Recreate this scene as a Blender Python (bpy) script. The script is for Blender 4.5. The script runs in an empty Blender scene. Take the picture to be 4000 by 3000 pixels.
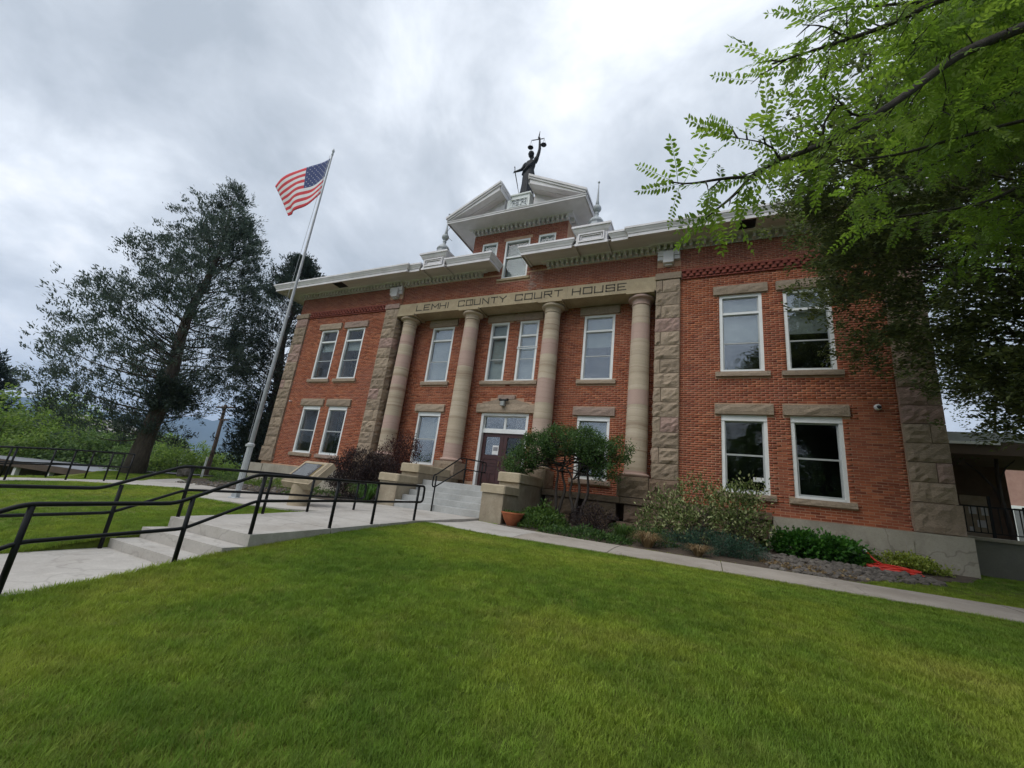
import bpy, math, random
import numpy as np
from mathutils import Vector, Matrix, noise as mnoise

random.seed(7)
rng = np.random.default_rng(7)
scene = bpy.context.scene
COL = scene.collection

# ------------------------------------------------------------------ camera
CAM = np.array((6.9438, -13.0587, 1.2498))
YAW, PITCH, ROLL, FPX = -0.4571, 0.2645, 0.1198, 1620.1865   # focal length in pixels of a 4000 px wide frame
cy_, sy_, cp_, sp_, cr_, sr_ = math.cos(YAW), math.sin(YAW), math.cos(PITCH), math.sin(PITCH), math.cos(ROLL), math.sin(ROLL)
FW = np.array((sy_ * cp_, cy_ * cp_, sp_))
RT0 = np.array((cy_, -sy_, 0.0))
UP0 = np.cross(RT0, FW)
RT = RT0 * cr_ + UP0 * sr_
UP = -RT0 * sr_ + UP0 * cr_
cam_data = bpy.data.cameras.new('camera')
cam = bpy.data.objects.new('camera', cam_data)
COL.objects.link(cam)
cam.matrix_world = Matrix(((RT[0], UP[0], -FW[0], CAM[0]), (RT[1], UP[1], -FW[1], CAM[1]),
                           (RT[2], UP[2], -FW[2], CAM[2]), (0, 0, 0, 1)))
cam_data.sensor_fit = 'HORIZONTAL'
cam_data.sensor_width = 36.0
cam_data.lens = 36.0 * FPX / 4000.0
cam_data.clip_start = 0.05
cam_data.clip_end = 30000
scene.camera = cam

# ------------------------------------------------------------------ world: overcast sky
SUN_EL, SUN_AZ = math.radians(52), math.radians(205)      # azimuth from +Y clockwise
world = bpy.data.worlds.new('World')
scene.world = world
world.use_nodes = True
wt = world.node_tree
wt.nodes.clear()
def wn(t, **kw):
    n = wt.nodes.new(t)
    for k, v in kw.items():
        setattr(n, k, v)
    return n
sky = wn('ShaderNodeTexSky', sky_type='NISHITA', sun_disc=False, sun_elevation=SUN_EL, sun_rotation=SUN_AZ)
tc = wn('ShaderNodeTexCoord')
sep = wn('ShaderNodeSeparateXYZ')
wt.links.new(tc.outputs['Generated'], sep.inputs[0])
zz = wn('ShaderNodeMath', operation='MAXIMUM'); wt.links.new(sep.outputs['Z'], zz.inputs[0]); zz.inputs[1].default_value = 0.0
za = wn('ShaderNodeMath', operation='ADD'); wt.links.new(zz.outputs[0], za.inputs[0]); za.inputs[1].default_value = 0.55
dx = wn('ShaderNodeMath', operation='DIVIDE'); wt.links.new(sep.outputs['X'], dx.inputs[0]); wt.links.new(za.outputs[0], dx.inputs[1])
dy = wn('ShaderNodeMath', operation='DIVIDE'); wt.links.new(sep.outputs['Y'], dy.inputs[0]); wt.links.new(za.outputs[0], dy.inputs[1])
cmb = wn('ShaderNodeCombineXYZ'); wt.links.new(dx.outputs[0], cmb.inputs[0]); wt.links.new(dy.outputs[0], cmb.inputs[1])
def wnoise(scale, detail, rough, off, dist=0.0, stretch=(1, 1, 1), rot=0.0):
    mp = wn('ShaderNodeMapping')
    mp.inputs['Location'].default_value = off
    mp.inputs['Rotation'].default_value = (0, 0, rot)
    mp.inputs['Scale'].default_value = stretch
    wt.links.new(cmb.outputs[0], mp.inputs[0])
    n = wn('ShaderNodeTexNoise')
    n.inputs['Scale'].default_value = scale
    n.inputs['Detail'].default_value = detail
    n.inputs['Roughness'].default_value = rough
    n.inputs['Distortion'].default_value = dist
    wt.links.new(mp.outputs[0], n.inputs['Vector'])
    return n.outputs['Fac']
SKY_OFF1, SKY_OFF2 = (5.509283, -7.975345, 0), (7.696313, 0.818488, 0)
n1 = wnoise(1.35, 5, 0.50, SKY_OFF1, 0.15, (1, 1, 1), 0.5)
n2 = wnoise(4.2, 8, 0.6, SKY_OFF2, 0.3, (1, 1, 1), 0.6)
mx = wn('ShaderNodeMath', operation='MULTIPLY_ADD'); wt.links.new(n1, mx.inputs[0]); mx.inputs[1].default_value = 0.62
m2 = wn('ShaderNodeMath', operation='MULTIPLY'); wt.links.new(n2, m2.inputs[0]); m2.inputs[1].default_value = 0.38
wt.links.new(m2.outputs[0], mx.inputs[2])
ramp = wn('ShaderNodeValToRGB')
cr = ramp.color_ramp
cr.elements[0].position = 0.40; cr.elements[0].color = (0.40, 0.445, 0.50, 1)
cr.elements[1].position = 0.64; cr.elements[1].color = (1.0, 1.0, 1.0, 1)
e = cr.elements.new(0.49); e.color = (0.545, 0.59, 0.65, 1)
e = cr.elements.new(0.56); e.color = (0.74, 0.785, 0.845, 1)
wt.links.new(mx.outputs[0], ramp.inputs[0])
sc = wn('ShaderNodeMixRGB', blend_type='MULTIPLY'); sc.inputs[0].default_value = 1.0
wt.links.new(ramp.outputs[0], sc.inputs[1]); sc.inputs[2].default_value = (10.6, 10.6, 10.6, 1)
mixs = wn('ShaderNodeMixRGB'); mixs.inputs[0].default_value = 0.965
wt.links.new(sky.outputs[0], mixs.inputs[1]); wt.links.new(sc.outputs[0], mixs.inputs[2])
bg = wn('ShaderNodeBackground'); bg.inputs['Strength'].default_value = 0.1
wt.links.new(mixs.outputs[0], bg.inputs[0])
wo = wn('ShaderNodeOutputWorld'); wt.links.new(bg.outputs[0], wo.inputs[0])
world.cycles.sampling_method = 'AUTOMATIC'

# ------------------------------------------------------------------ sun behind the cloud: very soft
sun_d = bpy.data.lights.new('sun', 'SUN')
sun_d.energy = 1.5
sun_d.angle = math.radians(50)
sun_d.color = (1.0, 0.965, 0.91)
sun = bpy.data.objects.new('sun', sun_d)
COL.objects.link(sun)
sdir = Vector((math.sin(SUN_AZ) * math.cos(SUN_EL), math.cos(SUN_AZ) * math.cos(SUN_EL), math.sin(SUN_EL)))
sun.rotation_euler = sdir.to_track_quat('Z', 'Y').to_euler()
sun.location = (0, -30, 40)

vs = scene.view_settings
vs.view_transform = 'Standard'
vs.look = 'None'
vs.exposure = 0.36
vs.gamma = 1.0
vs.use_curve_mapping = False
scene.cycles.max_bounces = 7
scene.cycles.transparent_max_bounces = 12
scene.cycles.diffuse_bounces = 3
scene.cycles.glossy_bounces = 3
scene.cycles.caustics_reflective = False
scene.cycles.caustics_refractive = False

# ------------------------------------------------------------------ materials
def nt(name):
    m = bpy.data.materials.new(name)
    m.use_nodes = True
    t = m.node_tree
    b = t.nodes['Principled BSDF']
    return m, t, b
def N(t, ty, **kw):
    n = t.nodes.new(ty)
    for k, v in kw.items():
        setattr(n, k, v)
    return n
def noise(t, scale, detail=4, rough=0.55, coord='Object', stretch=None, dist=0.0):
    if coord == 'World':
        g = N(t, 'ShaderNodeNewGeometry'); src = g.outputs['Position']
    else:
        g = N(t, 'ShaderNodeTexCoord'); src = g.outputs[coord]
    if stretch:
        mp = N(t, 'ShaderNodeMapping'); mp.inputs['Scale'].default_value = stretch
        t.links.new(src, mp.inputs[0]); src = mp.outputs[0]
    n = N(t, 'ShaderNodeTexNoise')
    n.inputs['Scale'].default_value = scale; n.inputs['Detail'].default_value = detail
    n.inputs['Roughness'].default_value = rough; n.inputs['Distortion'].default_value = dist
    t.links.new(src, n.inputs['Vector'])
    return n.outputs['Fac']
def ramp_(t, fac, stops):
    r = N(t, 'ShaderNodeValToRGB')
    el = r.color_ramp.elements
    el[0].position, el[0].color = stops[0][0], (*stops[0][1], 1)
    el[1].position, el[1].color = stops[-1][0], (*stops[-1][1], 1)
    for p, c in stops[1:-1]:
        x = el.new(p); x.color = (*c, 1)
    t.links.new(fac, r.inputs[0])
    return r.outputs[0]
def mixc(t, a, b, fac, mode='MIX'):
    n = N(t, 'ShaderNodeMixRGB', blend_type=mode)
    for i, v in ((0, fac), (1, a), (2, b)):
        if hasattr(v, 'links'):
            t.links.new(v, n.inputs[i])
        elif i == 0:
            n.inputs[0].default_value = v
        else:
            n.inputs[i].default_value = (*v, 1)
    return n.outputs[0]
def bump(t, b, h, strength, dist=0.02):
    n = N(t, 'ShaderNodeBump'); n.inputs['Strength'].default_value = strength; n.inputs['Distance'].default_value = dist
    t.links.new(h, n.inputs['Height']); t.links.new(n.outputs[0], b.inputs['Normal'])
def objrand(t):
    return N(t, 'ShaderNodeObjectInfo').outputs['Random']
def attr(t, name='tint'):
    return N(t, 'ShaderNodeAttribute', attribute_name=name).outputs['Fac']
def math_(t, op, a, b):
    n = N(t, 'ShaderNodeMath', operation=op)
    for i, v in ((0, a), (1, b)):
        if hasattr(v, 'links'):
            t.links.new(v, n.inputs[i])
        else:
            n.inputs[i].default_value = v
    return n.outputs[0]
def mrange(t, v, a, b, c, d):
    n = N(t, 'ShaderNodeMapRange')
    t.links.new(v, n.inputs[0])
    for i, x in enumerate((a, b, c, d)):
        n.inputs[i + 1].default_value = x
    return n.outputs[0]

def simple(name, c1, c2=None, scale=6, rough=0.7, detail=5, bmp=0.0, bscale=None, metallic=0.0, spec=0.5, coord='Object', stretch=None, tintamt=0.0, lo=0.35, hi=0.65):
    m, t, b = nt(name)
    c2 = c2 or tuple(x * 0.85 for x in c1)
    f = noise(t, scale, detail, 0.6, coord, stretch)
    c = ramp_(t, f, [(lo, c2), (hi, c1)])
    if tintamt:
        v = mrange(t, objrand(t), 0, 1, 1 - tintamt, 1 + tintamt)
        hs = N(t, 'ShaderNodeHueSaturation'); t.links.new(v, hs.inputs['Value']); t.links.new(c, hs.inputs['Color'])
        c = hs.outputs[0]
    t.links.new(c, b.inputs['Base Color'])
    b.inputs['Roughness'].default_value = rough
    b.inputs['Metallic'].default_value = metallic
    b.inputs['Specular IOR Level'].default_value = spec
    if bmp:
        bump(t, b, noise(t, bscale or scale * 4, 6, 0.65, coord), bmp)
    return m

def brick_mat(name, src):
    m, t, b = nt(name)
    r = objrand(t) if src == 'object' else attr(t)
    c = ramp_(t, r, [(0.0, (0.18, 0.048, 0.026)), (0.2, (0.28, 0.078, 0.038)), (0.7, (0.365, 0.108, 0.05)), (1.0, (0.45, 0.158, 0.078))])
    big = noise(t, 0.55, 5, 0.6, 'World')
    c = mixc(t, c, (0.30, 0.105, 0.078), mrange(t, big, 0.42, 0.68, 0, 0.55))
    strk = noise(t, 2.6, 5, 0.65, 'World', (1, 1, 0.12))
    c = mixc(t, c, (0.155, 0.06, 0.042), mrange(t, strk, 0.52, 0.72, 0, 0.42))
    fine = noise(t, 38, 4, 0.7, 'World')
    c = mixc(t, c, (0.50, 0.24, 0.16), mrange(t, fine, 0.55, 0.85, 0, 0.45))
    # pale lime bloom on the frieze beside the middle upper window, and more purple brick from the frieze up
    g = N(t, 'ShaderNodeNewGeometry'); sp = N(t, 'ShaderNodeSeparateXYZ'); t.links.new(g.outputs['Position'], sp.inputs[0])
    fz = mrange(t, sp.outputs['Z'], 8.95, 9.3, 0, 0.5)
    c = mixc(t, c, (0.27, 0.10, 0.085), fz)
    px = math_(t, 'SUBTRACT', 1, math_(t, 'ABSOLUTE', math_(t, 'MULTIPLY', math_(t, 'SUBTRACT', sp.outputs['X'], 0.92), 2.4), 0))
    pz = math_(t, 'SUBTRACT', 1, math_(t, 'ABSOLUTE', math_(t, 'MULTIPLY', math_(t, 'SUBTRACT', sp.outputs['Z'], 9.35), 1.5), 0))
    pm = math_(t, 'MULTIPLY', mrange(t, px, 0, .6, 0, 1), mrange(t, pz, 0, .6, 0, 1))
    pm = math_(t, 'MULTIPLY', pm, mrange(t, noise(t, 5, 5, 0.7, 'World'), 0.42, 0.6, 0, 0.75))
    c = mixc(t, c, (0.42, 0.34, 0.31), pm)
    t.links.new(c, b.inputs['Base Color'])
    b.inputs['Roughness'].default_value = 0.88
    b.inputs['Specular IOR Level'].default_value = 0.25
    bump(t, b, fine, 0.25, 0.01)
    return m

def column_mat():
    m, t, b = nt('banded_sandstone')
    r = objrand(t)
    w = noise(t, 1.1, 3, 0.5, 'World', (1.0, 1.0, 0.5))
    g = N(t, 'ShaderNodeNewGeometry'); sp = N(t, 'ShaderNodeSeparateXYZ'); t.links.new(g.outputs['Position'], sp.inputs[0])
    z = math_(t, 'ADD', sp.outputs['Z'], math_(t, 'MULTIPLY', w, 0.22))
    cb = N(t, 'ShaderNodeCombineXYZ'); t.links.new(math_(t, 'MULTIPLY', r, 37.0), cb.inputs[0]); t.links.new(z, cb.inputs[2])
    def band(scale, det):
        n = N(t, 'ShaderNodeTexNoise'); n.inputs['Scale'].default_value = scale; n.inputs['Detail'].default_value = det
        n.inputs['Roughness'].default_value = 0.7; t.links.new(cb.outputs[0], n.inputs['Vector']); return n.outputs['Fac']
    c = ramp_(t, band(2.2, 6), [(0.34, (0.33, 0.25, 0.18)), (0.46, (0.46, 0.38, 0.285)), (0.56, (0.52, 0.435, 0.33)), (0.68, (0.60, 0.52, 0.415))])
    pk = mrange(t, r, 0.55, 0.68, 0, 0.8)
    c = mixc(t, c, (0.475, 0.325, 0.285), pk)
    c = mixc(t, c, (0.23, 0.14, 0.10), mrange(t, band(9, 4), 0.56, 0.70, 0, 0.75))
    c = mixc(t, c, (0.34, 0.28, 0.2), mrange(t, noise(t, 14, 6, .7, 'World'), .5, .8, 0, .3))
    t.links.new(c, b.inputs['Base Color'])
    b.inputs['Roughness'].default_value = 0.9
    b.inputs['Specular IOR Level'].default_value = 0.2
    bump(t, b, noise(t, 40, 5, .7, 'World'), 0.25, 0.01)
    return m

def stone_mat(name, tan, pink, rock=0.5):
    m, t, b = nt(name)
    r = objrand(t)
    c = ramp_(t, r, [(0.0, tuple(x * 0.8 for x in tan)), (0.45, tan), (0.72, tuple(x * 1.15 for x in tan)), (0.82, pink), (1.0, pink)])
    f = noise(t, 9, 6, 0.65, 'World')
    c = mixc(t, c, tuple(x * 0.55 for x in tan), mrange(t, f, 0.5, 0.72, 0, 0.6))
    f2 = noise(t, 30, 5, 0.7, 'World')
    c = mixc(t, c, tuple(min(1, x * 1.35) for x in tan), mrange(t, f2, 0.52, 0.75, 0, 0.65))
    f3 = noise(t, 17, 5, 0.7, 'World')
    c = mixc(t, c, tuple(x * 0.45 for x in tan), mrange(t, f3, 0.56, 0.74, 0, 0.6))
    t.links.new(c, b.inputs['Base Color'])
    b.inputs['Roughness'].default_value = 0.92
    b.inputs['Specular IOR Level'].default_value = 0.2
    bump(t, b, noise(t, 26, 7, .7, 'World'), rock, 0.03)
    return m

def concrete_mat(name, c1, c2, crack=0.0, scale=2.0, stain=(0.2, 0.17, 0.13), stainamt=0.3, zstain=None):
    m, t, b = nt(name)
    f = noise(t, scale, 7, 0.62, 'World')
    c = ramp_(t, f, [(0.32, c2), (0.62, c1)])
    f2 = noise(t, 34, 5, 0.75, 'World')
    c = mixc(t, c, tuple(x * 0.6 for x in c2), mrange(t, f2, 0.52, 0.78, 0, 0.6))
    f4 = noise(t, 7, 5, 0.7, 'World')
    c = mixc(t, c, tuple(min(.8, x * 1.18) for x in c1), mrange(t, f4, 0.54, 0.7, 0, 0.55))
    f3 = noise(t, 0.9, 6, 0.7, 'World', (1, 1, 0.4))
    c = mixc(t, c, stain, mrange(t, f3, 0.5, 0.75, 0, stainamt))
    if crack:
        v = N(t, 'ShaderNodeTexVoronoi', feature='DISTANCE_TO_EDGE'); v.inputs['Scale'].default_value = 0.55
        gg = N(t, 'ShaderNodeNewGeometry'); dn = N(t, 'ShaderNodeTexNoise'); dn.inputs['Scale'].default_value = 3
        t.links.new(gg.outputs['Position'], dn.inputs['Vector'])
        ad = N(t, 'ShaderNodeMixRGB', blend_type='ADD'); ad.inputs[0].default_value = 0.5
        t.links.new(gg.outputs['Position'], ad.inputs[1]); t.links.new(dn.outputs['Color'], ad.inputs[2])
        t.links.new(ad.outputs[0], v.inputs['Vector'])
        c = mixc(t, c, (0.09, 0.075, 0.06), mrange(t, v.outputs['Distance'], 0.004, 0.011, crack, 0))
    t.links.new(c, b.inputs['Base Color'])
    b.inputs['Roughness'].default_value = 0.9
    b.inputs['Specular IOR Level'].default_value = 0.25
    bump(t, b, noise(t, 45, 6, .7, 'World'), 0.22, 0.01)
    return m

def leaf_mat(name, c1, c2, c3=None, trans=0.35, nscale=1.2, rough=0.55, accent=None):
    m, t, b = nt(name)
    tint = attr(t)
    if c3 is None:
        c3 = tuple(x * 1.5 for x in c1)
    c = ramp_(t, tint, [(0.0, c2), (0.5, c1), (1.0, c3)])
    big = noise(t, nscale, 4, 0.6, 'World')
    c = mixc(t, c, tuple(x * 0.62 for x in c2), mrange(t, big, 0.48, 0.68, 0, 0.55))
    if accent:
        c = mixc(t, c, accent[0], mrange(t, attr(t, 'accent'), accent[1], accent[1] + 0.01, 0, 1))
    t.links.new(c, b.inputs['Base Color'])
    b.inputs['Roughness'].default_value = rough
    b.inputs['Specular IOR Level'].default_value = 0.3
    tr = N(t, 'ShaderNodeBsdfTranslucent')
    hs = N(t, 'ShaderNodeHueSaturation'); hs.inputs['Value'].default_value = 1.25; hs.inputs['Saturation'].default_value = 1.1
    t.links.new(c, hs.inputs['Color']); t.links.new(hs.outputs[0], tr.inputs[0])
    mx = N(t, 'ShaderNodeMixShader'); mx.inputs[0].default_value = trans
    t.links.new(b.outputs[0], mx.inputs[1]); t.links.new(tr.outputs[0], mx.inputs[2])
    t.links.new(mx.outputs[0], t.nodes['Material Output'].inputs[0])
    return m

def glass_mat(name, base=0.10, ior=1.6, wavy=0.02):
    m, t, b = nt(name)
    t.nodes.remove(b)
    gl = N(t, 'ShaderNodeBsdfGlossy'); gl.inputs['Roughness'].default_value = 0.015
    gl.inputs['Color'].default_value = (0.92, 0.95, 1.0, 1)
    tp = N(t, 'ShaderNodeBsdfTransparent'); tp.inputs[0].default_value = (0.86, 0.90, 0.90, 1)
    fr = N(t, 'ShaderNodeLayerWeight')
    f5 = math_(t, 'POWER', fr.outputs['Facing'], 4.0)
    ad = math_(t, 'ADD', math_(t, 'MULTIPLY', f5, 0.55), base)
    bn = N(t, 'ShaderNodeBump'); bn.inputs['Strength'].default_value = wavy; bn.inputs['Distance'].default_value = 0.3
    t.links.new(noise(t, 3.0, 2, 0.5, 'World'), bn.inputs['Height'])
    t.links.new(bn.outputs[0], gl.inputs['Normal'])
    mx = N(t, 'ShaderNodeMixShader')
    t.links.new(ad, mx.inputs[0]); t.links.new(tp.outputs[0], mx.inputs[1]); t.links.new(gl.outputs[0], mx.inputs[2])
    t.links.new(mx.outputs[0], t.nodes['Material Output'].inputs[0])
    return m

M = {}
M['brick_o'] = brick_mat('red_brick', 'object')
M['brick_a'] = brick_mat('red_brick_wall', 'attr')
M['mortar'] = simple('mortar', (0.56, 0.365, 0.255), (0.42, 0.25, 0.165), 3.0, 0.95, 6, coord='World')
M['belt'] = simple('belt_brick', (0.28, 0.075, 0.05), (0.20, 0.05, 0.035), 8, 0.85, 5, 0.3, 30, coord='World', tintamt=0.12)
M['stone'] = stone_mat('rockface_sandstone', (0.345, 0.27, 0.20), (0.37, 0.25, 0.215), 0.9)
M['stone_dark'] = stone_mat('weathered_base_stone', (0.22, 0.165, 0.115), (0.20, 0.14, 0.10), 0.8)
M['lintel'] = stone_mat('lintel_sandstone', (0.36, 0.285, 0.215), (0.34, 0.25, 0.21), 0.8)
M['ashlar'] = concrete_mat('dressed_sandstone', (0.44, 0.36, 0.24), (0.35, 0.28, 0.185), 0, 1.6, (0.22, 0.17, 0.11), 0.5)
M['column'] = column_mat()
M['letter'] = simple('dark_letter_stain', (0.10, 0.085, 0.06), (0.07, 0.06, 0.045), 10, 0.9)  # dark stain of the inscription letters, set on as thin strips
M['white'] = simple('white_painted_trim', (0.72, 0.75, 0.74), (0.63, 0.66, 0.65), 1.6, 0.55, 6, 0.08, 20, coord='World')
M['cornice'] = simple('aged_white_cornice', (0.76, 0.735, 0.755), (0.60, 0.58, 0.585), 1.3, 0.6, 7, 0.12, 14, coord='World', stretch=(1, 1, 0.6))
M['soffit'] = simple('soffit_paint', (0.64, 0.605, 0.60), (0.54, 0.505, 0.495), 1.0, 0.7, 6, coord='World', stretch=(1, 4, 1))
M['zinc'] = simple('grey_painted_metal', (0.40, 0.43, 0.45), (0.31, 0.335, 0.355), 4, 0.5, 5)
M['casing'] = simple('white_window_casing', (0.80, 0.82, 0.82), (0.74, 0.76, 0.76), 3, 0.45, 3)
M['sash'] = simple('grey_sash', (0.44, 0.46, 0.46), (0.38, 0.40, 0.40), 5, 0.45, 3)
M['sash_dark'] = simple('bronze_sash', (0.16, 0.165, 0.165), (0.12, 0.125, 0.125), 5, 0.4, 3)
M['glass'] = glass_mat('window_glass', 0.034, 1.5, 0.022)
M['glass_bright'] = glass_mat('window_glass_reflective', 0.15, 1.55, 0.02)
M['blind'] = simple('pale_blind', (0.36, 0.37, 0.355), (0.30, 0.31, 0.30), 4, 0.8, 3)
M['room'] = simple('dark_interior', (0.035, 0.034, 0.032), (0.02, 0.02, 0.019), 2, 0.9, 3)
M['door'] = simple('maroon_door_paint', (0.062, 0.022, 0.022), (0.045, 0.016, 0.016), 6, 0.4, 4)
M['paper'] = simple('white_paper', (0.75, 0.76, 0.76), (0.66, 0.67, 0.67), 40, 0.7, 3)
M['paper_print'] = simple('grey_print', (0.28, 0.28, 0.30), (0.2, 0.2, 0.22), 90, 0.7, 3)
M['brass'] = simple('brass', (0.45, 0.34, 0.15), (0.36, 0.26, 0.11), 10, 0.35, 3, metallic=0.9)
M['steps'] = concrete_mat('grey_painted_steps', (0.46, 0.465, 0.455), (0.37, 0.375, 0.365), 0, 1.8, (0.24, 0.22, 0.19), 0.4)
M['cheek'] = concrete_mat('old_cheek_wall', (0.40, 0.345, 0.26), (0.29, 0.24, 0.175), 0, 2.2, (0.15, 0.12, 0.085), 0.65)
M['cheek_cap'] = concrete_mat('cheek_cap', (0.46, 0.39, 0.28), (0.37, 0.31, 0.215), 0, 2.5, (0.22, 0.17, 0.11), 0.4)
M['walk'] = concrete_mat('pale_concrete_walk', (0.48, 0.455, 0.42), (0.385, 0.36, 0.33), 0.18, 1.1, (0.25, 0.215, 0.175), 0.62)
M['walk_old'] = concrete_mat('old_concrete_path', (0.40, 0.36, 0.315), (0.32, 0.285, 0.245), 0.25, 1.3, (0.22, 0.185, 0.15), 0.45)
M['base_conc'] = concrete_mat('cracked_base_concrete', (0.42, 0.385, 0.32), (0.31, 0.28, 0.23), 0.35, 1.4, (0.13, 0.115, 0.09), 0.5)
M['base_conc_L'] = concrete_mat('base_concrete', (0.40, 0.365, 0.30), (0.31, 0.28, 0.23), 0.0, 1.4, (0.17, 0.15, 0.12), 0.5)
M['dark_conc'] = concrete_mat('dark_ramp_wall', (0.20, 0.195, 0.17), (0.15, 0.145, 0.125), 0.0, 1.2)
M['black'] = simple('black_gloss_rail_paint', (0.009, 0.010, 0.011), (0.006, 0.007, 0.008), 8, 0.5, 3, spec=0.25)
M['bronze'] = simple('dark_bronze_statue', (0.016, 0.018, 0.023), (0.010, 0.012, 0.016), 5, 0.6, 5, spec=0.25)
M['alu'] = simple('aluminium_pole', (0.36, 0.37, 0.38), (0.28, 0.29, 0.30), 6, 0.4, 4, metallic=0.4)
M['alu_w'] = simple('pale_fluted_post', (0.50, 0.52, 0.54), (0.42, 0.44, 0.46), 5, 0.5, 4)
M['flag_red'] = simple('flag_red', (0.62, 0.035, 0.05), (0.52, 0.028, 0.04), 6, 0.8, 3)
M['flag_white'] = simple('flag_white', (0.74, 0.73, 0.75), (0.68, 0.67, 0.70), 6, 0.8, 3)
M['flag_blue'] = simple('flag_blue', (0.028, 0.05, 0.17), (0.022, 0.04, 0.14), 6, 0.8, 3)
M['monument'] = concrete_mat('pebbled_monument_stone', (0.42, 0.35, 0.255), (0.33, 0.27, 0.19), 0, 5, (0.2, 0.16, 0.12), 0.4)
M['plaque'] = simple('dark_plaque', (0.055, 0.05, 0.055), (0.04, 0.036, 0.04), 30, 0.35, 5)
M['terracotta'] = simple('terracotta', (0.42, 0.135, 0.055), (0.34, 0.10, 0.042), 8, 0.85, 5, 0.2, 30)
M['soil'] = simple('bed_soil', (0.095, 0.07, 0.05), (0.055, 0.04, 0.028), 9, 0.95, 7, 0.8, 25, coord='World')
M['bark_dark'] = simple('dark_bark', (0.055, 0.045, 0.038), (0.028, 0.023, 0.02), 14, 0.95, 6, 0.9, 22, stretch=(1, 1, 0.25))
M['bark'] = simple('grey_bark', (0.105, 0.085, 0.068), (0.055, 0.044, 0.036), 14, 0.95, 6, 0.9, 24, stretch=(1, 1, 0.25))
M['wood_pole'] = simple('creosoted_pole', (0.075, 0.05, 0.036), (0.045, 0.03, 0.022), 10, 0.9, 5, stretch=(1, 1, 0.1))
M['red_hose'] = simple('red_hose', (0.62, 0.035, 0.018), (0.48, 0.026, 0.014), 8, 0.45, 4)
M['conifer'] = leaf_mat('juniper_scale_leaf', (0.078, 0.110, 0.085), (0.042, 0.062, 0.051), (0.12, 0.155, 0.12), 0.32, 0.5)
M['conifer2'] = leaf_mat('dark_conifer_leaf', (0.040, 0.060, 0.048), (0.021, 0.033, 0.028), (0.068, 0.092, 0.074), 0.26, 0.5)
M['juniper'] = leaf_mat('olive_juniper_leaf', (0.115, 0.15, 0.055), (0.06, 0.074, 0.034), (0.20, 0.235, 0.08), 0.4, 1.6)
M['locust'] = leaf_mat('locust_leaflet', (0.175, 0.275, 0.05), (0.10, 0.17, 0.034), (0.28, 0.38, 0.075), 0.62, 1.3)
M['spring'] = leaf_mat('spring_leaf', (0.17, 0.255, 0.06), (0.10, 0.165, 0.042), (0.25, 0.33, 0.09), 0.5, 0.12)
M['midgreen'] = leaf_mat('mid_green_leaf', (0.11, 0.18, 0.055), (0.06, 0.105, 0.034), (0.17, 0.25, 0.08), 0.45, 0.12)
M['crab'] = leaf_mat('dark_green_leaf', (0.07, 0.14, 0.04), (0.038, 0.08, 0.025), (0.125, 0.21, 0.055), 0.38, 1.6)
M['purple'] = leaf_mat('purple_barberry_leaf', (0.028, 0.018, 0.018), (0.015, 0.010, 0.011), (0.052, 0.030, 0.027), 0.15, 2.0)
M['reddish'] = leaf_mat('reddish_leaf', (0.075, 0.03, 0.026), (0.035, 0.016, 0.015), (0.12, 0.055, 0.045), 0.3, 2.0)
M['daylily'] = leaf_mat('daylily_blade', (0.075, 0.165, 0.035), (0.04, 0.09, 0.022), (0.12, 0.23, 0.05), 0.35, 3)
M['brightleaf'] = leaf_mat('bright_ground_leaf', (0.085, 0.16, 0.035), (0.045, 0.088, 0.022), (0.14, 0.22, 0.05), 0.35, 3)
M['dogwood'] = leaf_mat('variegated_leaf', (0.115, 0.165, 0.045), (0.06, 0.09, 0.026), (0.18, 0.235, 0.08), 0.38, 2.0, accent=((0.42, 0.46, 0.22), 0.70))
M['bluejun'] = leaf_mat('blue_juniper_leaf', (0.034, 0.085, 0.052), (0.019, 0.048, 0.031), (0.058, 0.125, 0.078), 0.25, 3)
M['hosta'] = leaf_mat('glossy_green_leaf', (0.06, 0.18, 0.028), (0.034, 0.10, 0.018), (0.10, 0.25, 0.04), 0.35, 2.5)
M['yellow'] = leaf_mat('yellow_green_leaf', (0.30, 0.37, 0.06), (0.18, 0.24, 0.045), (0.42, 0.47, 0.12), 0.35, 3)
M['straw'] = leaf_mat('dry_grass', (0.30, 0.215, 0.11), (0.19, 0.13, 0.07), (0.38, 0.29, 0.16), 0.3, 3)
M['rock'] = simple('bed_rock', (0.17, 0.15, 0.13), (0.06, 0.052, 0.045), 6.5, 0.9, 6, 0.4, 20, coord='World')
M['fixture'] = simple('grey_fixture', (0.34, 0.36, 0.35), (0.26, 0.28, 0.27), 8, 0.5, 3)
M['dark_metal'] = simple('dark_fixture', (0.03, 0.03, 0.03), (0.02, 0.02, 0.02), 8, 0.5, 3)
M['lens'] = simple('dark_lens', (0.01, 0.01, 0.012), (0.008, 0.008, 0.01), 8, 0.12, 3)
M['road'] = simple('pale_road', (0.27, 0.255, 0.26), (0.22, 0.21, 0.215), 1.5, 0.9, 6, coord='World')
M['metal_roof'] = simple('pale_metal_roof', (0.20, 0.205, 0.225), (0.155, 0.16, 0.18), 0.7, 0.45, 4, coord='World')
M['brown_wall'] = simple('brown_wall', (0.10, 0.07, 0.05), (0.07, 0.048, 0.034), 1.2, 0.9, 5, coord='World')
M['house_wall'] = simple('house_wall', (0.62, 0.60, 0.55), (0.55, 0.53, 0.48), 1, 0.8, 4, tintamt=0.25)
M['house_roof'] = simple('house_roof', (0.30, 0.28, 0.27), (0.22, 0.205, 0.2), 1, 0.8, 4, tintamt=0.4)
M['pink_brick'] = simple('pink_brick_far', (0.40, 0.245, 0.20), (0.33, 0.19, 0.155), 3, 0.9, 6, coord='World')
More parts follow.
